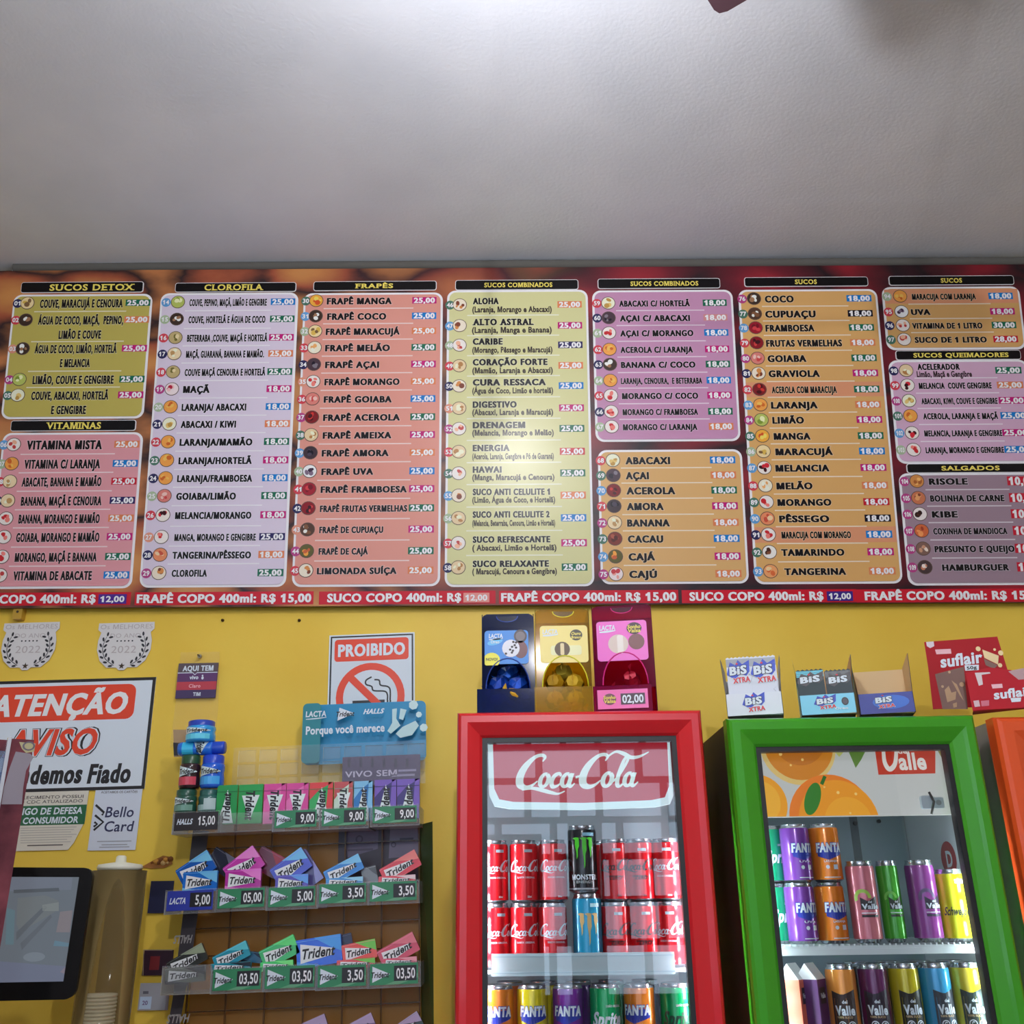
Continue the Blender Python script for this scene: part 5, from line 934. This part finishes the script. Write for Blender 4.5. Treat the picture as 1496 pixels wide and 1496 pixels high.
# ------------------------------------------------------------------ on the fridges: candy dispensers
TOPZ = 2.0
def candy(M, c, lab, s=1.0, grp=None):
    rn = random.Random(lab); mb = MB(); m = mat(c, .18, metal=.35, coat=.4); R_ = .017 * s; n = 8; pts = []
    for i in range(5):
        y = (-.6 + .3 * i) * R_ * 1.9; rr = R_ * (.62, .95, 1.0, .92, .6)[i]
        for k in range(n): a = 2 * pi * k / n; q = rr * rn.uniform(.82, 1.12); pts.append((y, q * sin(a), q * cos(a)))
    f = [(i * n + k, i * n + (k + 1) % n, (i + 1) * n + (k + 1) % n, (i + 1) * n + k) for i in range(4) for k in range(n)] + [tuple(range(n)), tuple(range(4 * n, 5 * n))]
    mb.raw(pts, f, m)
    for sd in (-1, 1):
        x = sd * R_ * 1.1; fan = [(x, 0, 0)] + [(x + sd * R_ * rn.uniform(.8, 1.1), R_ * q, R_ * rn.uniform(-.3, .3)) for q in (-.8, -.35, .1, .5, .9)]
        mb.raw(fan, [(0, i, i + 1) for i in range(1, 5)], m)
    mb.z = R_ * .98; 
    single('wrapped_candy', lab, 'candy', M @ Matrix.Rotation(rn.uniform(-.6, .6), 4, 'Z') @ Matrix.Rotation(rn.uniform(-.5, .5), 4, 'Y'), mb, grp)
def dispenser(pl, pr, ptop, card_px, arch, drawer_px, c, cc, lab, yaw=0, depth=.13, art=None, notch=None):
    pm_ = (pl + pr) / 2; o = P(pm_, 1037, FY + .07); M = frame_at(Vector((o.x, FY + .07, TOPZ)), roll=.9 if 0 else .2, yaw=yaw); fr = Fr(M); t = thing('candy_dispenser', lab, 'dispenser', M, 'candy dispensers on the red fridge')
    x0, _ = fr.loc(pl, 960); x1, _ = fr.loc(pr, 960); y1 = fr.loc(pm_, ptop)[1]; yd = fr.loc(pm_, drawer_px[1])[1]; ax0, ay0, ax1, ay1 = fr.R(*arch); ac, aw = (ax0 + ax1) / 2, (ax1 - ax0) / 2
    pl_ = film(c, .13, .1, tint=tuple(min(255, int(v * .95 + 40)) for v in c)); edge = film(tuple(min(255, int(v * 1.25 + 20)) for v in c), .7, .08)
    pts = [(x1, yd), (x1, y1 - .012), (x1 - .004, y1 - .004), (x1 - .012, y1), (x0 + .012, y1), (x0 + .004, y1 - .004), (x0, y1 - .012), (x0, yd), (ac - aw, yd)] + [(ac - aw * cos(a), max(yd, ay0) + (ay1 - max(yd, ay0)) * sin(a)) for a in [pi * k / 14 for k in range(15)]] + [(ac + aw, yd)]
    mb = MB(fr); mb.prism(pts, -.002, 0, pl_); dk = film(tuple(int(v * .45) for v in c), .5, .1); mb.poly([(ac - .026 * cos(a), y1 - .006 - .014 * sin(a)) for a in [pi * k / 12 for k in range(13)]], dk, 1); mb.stroke([(ac - .026 * cos(a), y1 - .006 - .014 * sin(a), .002) for a in [pi * k / 6 for k in range(7)]], edge, 2); mb.build('front_panel', t)
    mb = MB(fr); mb.box(x0, .001, -depth, x0 + .002, y1, -.003, pl_); mb.box(x1 - .002, .001, -depth, x1, y1, -.003, pl_); mb.box(x0, .001, -depth, x1, y1, -depth + .002, pl_); mb.box(x0 + .002, .001, -depth + .002, x1 - .002, .003, -.003, pl_); mb.build('bin', t)
    ad = [(ac - aw * cos(a) * 1.0, max(yd, ay0) + (ay1 - max(yd, ay0)) * sin(a), .002) for a in [pi * k / 14 for k in range(15)]]
    mb = MB(fr); mb.tube(ad, .0016, edge); mb.build('arch_rim', t)
    mb = MB(fr); dx0, _ = fr.loc(drawer_px[0], 1022, .03); dx1, _ = fr.loc(drawer_px[2], 1022, .03); mb.box(dx0, .001, .028, dx1, yd, .031, film(c, .25, .1, tint=tuple(min(255, v + 50) for v in c))); mb.box(dx0, .001, 0.001, dx0 + .002, yd, .028, pl_); mb.box(dx1 - .002, .001, 0.001, dx1, yd, .028, pl_); mb.build('drawer', t)
    mb = MB(fr, .002); b = fr.R(*card_px, .002); mb.rbox(*b, .0005, .002, .008, mat(cc, .35)); w, h = b[2] - b[0], b[3] - b[1]; art(mb, b, w, h); mb.build('label_card', t)
    return t, fr, (x0, x1, y1, yd, ac, aw)
def lacta(mb, b, w, h, x=.12): mb.text('LACTA', b[0] + w * x, b[0] + w * (x + .32), b[3] - h * .16, h * .12, wht, 1, bold=.04, shear=.05); mb.stroke([(b[0] + w * x, b[3] - h * .27, h * .03), (b[0] + w * (x + .15), b[3] - h * .26, h * .05), (b[0] + w * (x + .32), b[3] - h * .24, h * .02)], wht, 1)
def art_b(mb, b, w, h):
    lacta(mb, b, w, h, .1); X = lambda q: b[0] + w * q; Y = lambda q: b[1] + h * q
    mb.ell(X(.82), Y(.82), w * .15, h * .2, mat((70, 62, 66), .4), 1); mb.ell(X(.82), Y(.82), w * .11, h * .14, mat((110, 100, 104), .4), 1.5); mb.ell(X(.82), Y(.42), w * .16, h * .26, mat((110, 70, 72), .4), 1); mb.ell(X(.6), Y(.46), w * .2, h * .26, mat((214, 214, 222), .4), 2)
    rn = random.Random(2)
    for k in range(9): mb.ell(X(.6 + rn.uniform(-.13, .13)), Y(.46 + rn.uniform(-.19, .19)), w * .03, h * .035, mat((50, 40, 46), .4), 3, n=7)
    mb.ell(X(.24), Y(.66), w * .18, h * .09, mat((96, 176, 222), .4), 1, rot=15); mb.text('Oreo', X(.14), X(.34), Y(.66), h * .09, wht, 2, bold=.04, shear=.1); mb.clip = (b[0], b[1] - .003, b[2], b[3]); mb.ell(X(.16), Y(.12), w * .19, h * .22, mat((226, 214, 70), .4), 2); mb.clip = None; mb.text('NOVO!', X(.03), X(.29), Y(.14), h * .08, blk, 3, bold=.03)
def art_y(mb, b, w, h):
    lacta(mb, b, w, h, .06); X = lambda q: b[0] + w * q; Y = lambda q: b[1] + h * q
    mb.rrect((X(.22), Y(.2), X(.86), Y(.46)), .006, mat((226, 220, 170), .4), 1); mb.ell(X(.46), Y(.36), w * .16, h * .2, mat((84, 62, 34), .4), 2); mb.rrect((X(.42), Y(.2), X(.5), Y(.52)), .003, mat((214, 196, 150), .4), 3); mb.ell(X(.76), Y(.74), w * .13, h * .15, mat((58, 50, 34), .4), 1); mb.text('Ouro', X(.66), X(.86), Y(.78), h * .08, gold, 2, bold=.03, shear=.2); mb.text('Branco', X(.66), X(.87), Y(.68), h * .07, gold, 2, bold=.03, shear=.2)
def art_m(mb, b, w, h):
    lacta(mb, b, w, h, .06); X = lambda q: b[0] + w * q; Y = lambda q: b[1] + h * q
    mb.ell(X(.42), Y(.42), w * .2, h * .24, mat((206, 186, 176), .4), 1); mb.rrect((X(.40), Y(.18), X(.52), Y(.64)), .004, mat((226, 212, 204), .4), 2); mb.ell(X(.78), Y(.46), w * .16, h * .2, mat((120, 72, 74), .4), 1); mb.ell(X(.75), Y(.80), w * .15, h * .15, mat((58, 34, 46), .4), 2); mb.text('Sonho', X(.62), X(.88), Y(.84), h * .09, gold, 3, bold=.03, shear=.2); mb.text('Valsa', X(.62), X(.88), Y(.74), h * .09, gold, 3, bold=.03, shear=.2)
DB, fb, db = dispenser(704, 781, 897, (708, 921, 772, 970), (710, 962, 774, 1006), (697, 1010, 781), (18, 42, 112), (28, 120, 200), 'blue candy dispenser on the red fridge, first of the three', art=art_b)
DY, fy, dy = dispenser(783, 863, 890, (789, 914, 859, 968), (792, 958, 859, 1004), (781, 1007, 866), (188, 158, 22), (236, 204, 116), 'amber candy dispenser on the red fridge, middle one', art=art_y)
DM, fmm, dm = dispenser(867, 956, 884, (872, 907, 946, 965), (880, 953, 946, 1000), (867, 1005, 953), (168, 22, 92), (222, 96, 186), 'magenta candy dispenser on the red fridge beside the gap with yellow wall', art=art_m, yaw=-7)
mb = MB(fmm, .0335); b = fmm.R(873, 1007, 947, 1035, .0335); mb.box(b[0], b[1], .032, b[2], b[3], .0335, mat((230, 96, 166), .35)); w, h = b[2] - b[0], b[3] - b[1]; mb.rect((b[0] + w * .46, b[1] + h * .2, b[2] - w * .06, b[3] - h * .22), mat((60, 34, 50), .4), 1); mb.text('02,00', b[0] + w * .49, b[2] - w * .09, b[1] + h * .49, h * .4, wht, 2, bold=.03)
mb.ell(b[0] + w * .24, b[1] + h * .5, w * .13, h * .3, mat((110, 60, 70), .4), 1); mb.text('Sonho', b[0] + w * .12, b[0] + w * .36, b[1] + h * .6, h * .17, gold, 2, bold=.03, shear=.2); mb.text('Valsa', b[0] + w * .12, b[0] + w * .36, b[1] + h * .4, h * .17, gold, 2, bold=.03, shear=.2); mb.build('price_card', DM, 'pink price card 02,00')
def fill(fr, d, c, word, spots, grp):
    x0, x1, y1, yd, ac, aw = d
    for k, (u, v, zz) in enumerate(spots):
        cc = c[k % len(c)] if isinstance(c[0], tuple) else c
        candy(fr.M @ Matrix.Translation((ac + u, yd + v, zz)) @ Matrix.Rotation(.9, 4, 'Y'), cc, '%s wrapped candy in the %s dispenser' % (word, ('blue', 'amber', 'magenta')[(c is CG) + 2 * (c is CM)]), 1.36, grp)
CB, CG, CM = [(30, 80, 190), (40, 104, 214), (26, 64, 160)], [(214, 172, 40), (236, 200, 70), (190, 146, 30)], [(176, 26, 50), (200, 40, 70)]
base = [(-.024, -.018, -.045), (.025, -.018, -.045), (-.023, .024, -.045), (.024, .023, -.047), (0, .056, -.078), (.0, .012, -.088)]
fill(fb, db, CB, 'blue foil', base, 'blue candies in the dispenser'); fill(fy, dy, CG, 'gold foil', base, 'gold candies in the dispenser'); fill(fmm, dm, CM, 'red foil', [(-.027, -.018, -.045), (.027, -.018, -.045), (.014, .025, -.045)], 'red candies in the dispenser')
candy(fb.M @ Matrix.Translation((fb.loc(752, 1028, .016)[0], db[3] - .014, .016)), (206, 160, 40), 'single gold candy in the drawer of the blue dispenser', 1.0)
for k, (u, lab) in enumerate(((826, 'left'), (842, 'right'))): candy(fy.M @ Matrix.Translation((fy.loc(u, 1028, .014)[0], .024, .014)), (216, 180, 50), 'gold candy in the %s half of the amber drawer' % lab, .8)
# ------------------------------------------------------------------ on the green fridge: chocolate boxes
def bis(mb, x, y, w, h, xtra, l=2, bg=None, ang=4):
    mb.A = (x, y, cos(radians(ang)), sin(radians(ang))); bl = sg((44, 62, 170)); 
    if bg: mb.poly([(-w * .52, h * .02), (-w * .3, h * .5), (-w * .1, h * .36), (w * .05, h * .55), (w * .2, h * .36), (w * .52, h * .5), (w * .46, h * .05), (w * .3, -h * .1), (w * .05, 0), (-w * .2, -h * .2), (-w * .4, -h * .05)], bg, l)
    mb.text('BiS', -w * .38, w * .36, h * .15, h * .32, wht, l + 2, bold=.07, shear=.1, halo=blk, hb=.05, hl=l + 1); mb.ell(w * -.02, h * .40, w * .05, h * .04, sg((206, 40, 60)), l + 3, n=6)
    if xtra: mb.text('XTRA', -w * .3, w * .44, -h * .24, h * .2, sg((200, 44, 52)), l + 2, bold=.06, shear=.05, halo=wht, hb=.06, hl=l + 1)
    mb.A = None
def wafer(fr, px0, py0, px1, py1, z, c, bg, lab, cinfo, xtra=True, topc=None):
    b = fr.R(px0, py0, px1, py1, z); M = fr.M @ Matrix.Translation(((b[0] + b[2]) / 2, b[1], z)); w, h = b[2] - b[0], b[3] - b[1]; mb = MB(None, .006); m = mat(c, .4, spec=.3); n = 8; rn = random.Random(lab)
    top = [(-w / 2 + w * k / 12, h + (.003 if k % 2 else 0)) for k in range(13)]
    mb.prism([(-w / 2, 0), (w / 2, 0)] + top[::-1], -.004, .006, m); mb.rect((-w / 2, h * .84, w / 2, h * .985), mat(topc or tuple(int(v * .8) for v in c), .3), 1)
    for k in range(5): y = h * (.86 + .025 * k); mb.rect((-w / 2, y, w / 2, y + h * .008), mat(tuple(int(v * .7) for v in c), .3), 2)
    mb.clip = (-w / 2, 0, w / 2, h); bis(mb, 0, h * .71, w * 1.0, h * .46, xtra, bg=bg, l=2); mb.clip = None
    for k in range(6): x, y = rn.uniform(-.45, .45) * w, rn.uniform(.05, .8) * h; mb.stroke([(x, y, .0003), (x + rn.uniform(-.2, .2) * w, y + rn.uniform(-.1, .1) * h, .001), (x + rn.uniform(-.3, .3) * w, y + rn.uniform(-.15, .15) * h, .0003)], mat(tuple(int(v * .72) for v in c), .3), 1.4, n=1)
    single('chocolate_wafer_pack', lab, 'chocolate', M, mb, 'chocolate wafer packs on the green fridge')
def carton(px0, px1, ptop, pfront, c, inner, lab, ctx, roll=.3, yaw=-14, back=None, depth=.10, px_side=None):
    o = P((px0 + px1) / 2, 1045, FY + .06); M = frame_at(Vector((o.x, FY + .06, TOPZ)), roll, yaw=yaw); fr = Fr(M); t = thing('chocolate_box', lab, 'box', M, 'chocolate display boxes')
    x0, x1 = fr.loc(px0, 1030)[0], fr.loc(px1, 1030)[0]; pm2 = (px0 + px1) / 2; yf = fr.loc(pm2, pfront)[1]; ytp = fr.loc(pm2, ptop)[1]; pa = mat(c, .4); ca = mat(inner, .7)
    mb = MB(fr); mb.box(x0, .001, -.002, x1, yf, 0, pa); mb.z = 0; ctx(mb, x0, x1, yf); mb.build('front_flap', t)
    for x, s in ((x0, 1), (x1, -1)):
        mb = MB(fr); q = [(x, .001, -.002), (x, yf, -.002), (x - s * .006, ytp, -.02), (x, ytp * .86, -depth), (x, .001, -depth)]
        mb.raw(q, [(0, 1, 2, 3, 4)], ca); mb.raw([(a - s * .0012, b, z) for a, b, z in q], [(4, 3, 2, 1, 0)], pa); mb.build('side_flap', t)
    mb = MB(fr); yb2 = ytp * (back or .78); mb.box(x0, .001, -depth, x1, yb2, -depth + .0015, ca); mb.box(x0, .001, -depth, x1, .003, -.002, ca); mb.build('box_back', t)
    return t, fr, (x0, x1, yf, ytp)
def ctx_w(mb, x0, x1, y): bis(mb, (x0 + x1) / 2 + .0, y * .5, (x1 - x0) * .42, y * .95, True, bg=sg((48, 70, 180)))
def ctx_lb(mb, x0, x1, y):
    bis(mb, x0 + (x1 - x0) * .46, y * .55, (x1 - x0) * .42, y * .8, True, bg=sg((44, 62, 170))); mb.ell(x0 + (x1 - x0) * .82, y * .6, y * .17, y * .2, sg((44, 40, 48)), 3); mb.ell(x0 + (x1 - x0) * .82, y * .6, y * .12, y * .14, sg((70, 64, 72)), 4); mb.text('Oreo', x0 + (x1 - x0) * .62, x0 + (x1 - x0) * .86, y * .26, y * .12, wht, 5, bold=.05, shear=.1)
def ctx_db(mb, x0, x1, y):
    mb.ell((x0 + x1) / 2 + .01, y * .55, (x1 - x0) * .34, y * .34, sg((40, 96, 190)), 1); bis(mb, x0 + (x1 - x0) * .46, y * .55, (x1 - x0) * .42, y * .8, True)
t1, f1, d1 = carton(1062, 1143, 956, 1012, (210, 214, 222), (200, 202, 206), 'white chocolate wafer display box with two white packs on the green fridge', ctx_w, back=.72)
wafer(f1, 1064, 962, 1099, 1044, -.012, (206, 210, 220), sg((52, 76, 190)), 'white and blue wafer pack, the one nearer the magenta dispenser', None); wafer(f1, 1099, 960, 1137, 1044, -.012, (206, 210, 220), sg((52, 76, 190)), 'white and blue wafer pack, the one nearer the light blue box', None)
t2, f2, d2 = carton(1170, 1250, 955, 1014, (120, 196, 232), (196, 160, 118), 'light blue chocolate wafer box holding two dark packs', ctx_lb, back=.84)
wafer(f2, 1166, 980, 1206, 1040, -.012, (44, 58, 62), sg((74, 70, 72)), 'dark wafer pack with shiny turquoise top in the light blue box', None, xtra=False, topc=(60, 200, 226)); wafer(f2, 1208, 980, 1246, 1040, -.012, (44, 54, 58), sg((74, 70, 72)), 'dark wafer pack without turquoise top in the light blue box', None, xtra=False)
t3, f3, d3 = carton(1256, 1336, 953, 1012, (34, 46, 138), (206, 176, 132), 'dark blue chocolate wafer box, open and empty with bare cardboard back', ctx_db, back=.84)
# red chocolate box over the gap
o = P(1425, 1040, FY + .05); M = frame_at(Vector((o.x, FY + .05, TOPZ)), roll=2.2, yaw=-22); fr = Fr(M); t = thing('chocolate_box', 'red bubbly chocolate display box between the green and orange fridges', 'box', M, 'chocolate display boxes')
rdm, brn, crm = mat((164, 26, 34), .5, spec=.15), mat((104, 58, 38), .4), mat((226, 196, 140), .4)
def script(mb, x0, x1, y, h, z0=0): mb.textp('suflair', x0, x1, y, h, wht, 3, bold=.055, shear=.12)
mb = MB(fr, -.05); mb.prism([fr.loc(x, y, -.05) for x, y in ((1363, 1036), (1480, 1030), (1474, 985), (1457, 930), (1350, 938), (1356, 975))][::1], -.053, -.05, rdm)
mb.textp('suflair', 1373, 1436, 963, 17, wht, 2, bold=.04, shear=.12); mb.polyp([(1366, 949), (1389, 948), (1390, 955), (1368, 956)], mat((226, 170, 176), .4), 2); mb.polyp([(1409, 972), (1430, 971), (1430, 979), (1410, 980)], wht, 2); mb.textp('50g', 1412, 1427, 975.5, 4.5, blk, 3, bold=.04)
mb.polyp([(1353, 938), (1364, 937), (1365, 944), (1359, 947), (1354, 944)], mat((206, 190, 196), .4), 2)
mb.polyp([(1435, 949), (1459, 958), (1458, 971), (1438, 961)], crm, 2); mb.polyp([(1437, 962), (1458, 972), (1452, 977), (1440, 972)], brn, 2)
for x, y, r in ((1429, 948, 3.6), (1462, 954, 3.8), (1461, 972, 3.2), (1453, 949, 2)): mb.ellp(x, y, r, r, crm, 2.5)
mb.polyp([(1366, 985), (1408, 974), (1414, 1036), (1377, 1036)], brn, 1.5)
for pts in ([(1380, 1008), (1386, 1002), (1390, 1012), (1397, 1010), (1396, 1022), (1384, 1026)], [(1390, 994), (1398, 1000), (1408, 1024), (1402, 1016)], [(1392, 1028), (1398, 1026), (1398, 1033), (1393, 1034)]): mb.polyp(pts, mat((170, 130, 90), .45), 2)
for x, y, r in ((1405, 1000, 3.5), (1387, 982, 2), (1377, 1003, 2)): mb.ellp(x, y, r, r, mat((176, 136, 96), .45), 2)
mb.build('back_panel', t)
mb = MB(fr, .0); mb.prism([fr.loc(x, y, 0) for x, y in ((1421, 1038), (1560, 1030), (1556, 982), (1500, 985), (1478, 979), (1446, 975), (1411, 983), (1415, 1008))], -.003, 0, mat((178, 30, 42), .5, spec=.15))
mb.textp('suflair', 1451, 1510, 1012, 13, wht, 2, bold=.04, shear=.12); mb.polyp([(1448, 1000), (1464, 999), (1465, 1005), (1450, 1006)], mat((226, 170, 176), .4), 2); mb.polyp([(1476, 1020), (1492, 1019), (1491, 1025), (1478, 1026)], wht, 2)
mb.polyp([(1424, 983), (1446, 982), (1447, 984), (1434, 986), (1436, 1000), (1430, 1002)], mat((206, 190, 190), .4), 2); mb.polyp([(1422, 1024), (1430, 1023), (1432, 1032), (1424, 1033)], mat((206, 170, 176), .4), 2); mb.polyp([(1433, 1024), (1445, 1023), (1445, 1031), (1434, 1032)], mat((196, 90, 110), .4), 2)
mb.polyp([(1473, 981), (1480, 979), (1496, 976), (1530, 978), (1530, 990), (1488, 993)], mat((176, 140, 140), .5), 1)
mb.build('front_panel', t)
mb = MB(fr); xs0 = fr.loc(1421, 1036, 0)[0]; xs1 = fr.loc(1556, 1036, 0)[0]; mb.box(xs0, .0012, -.05, xs1, .003, -.003, rdm); mb.build('box_base', t)
bpy.data.objects.remove(_fo); bpy.data.curves.remove(_fc)
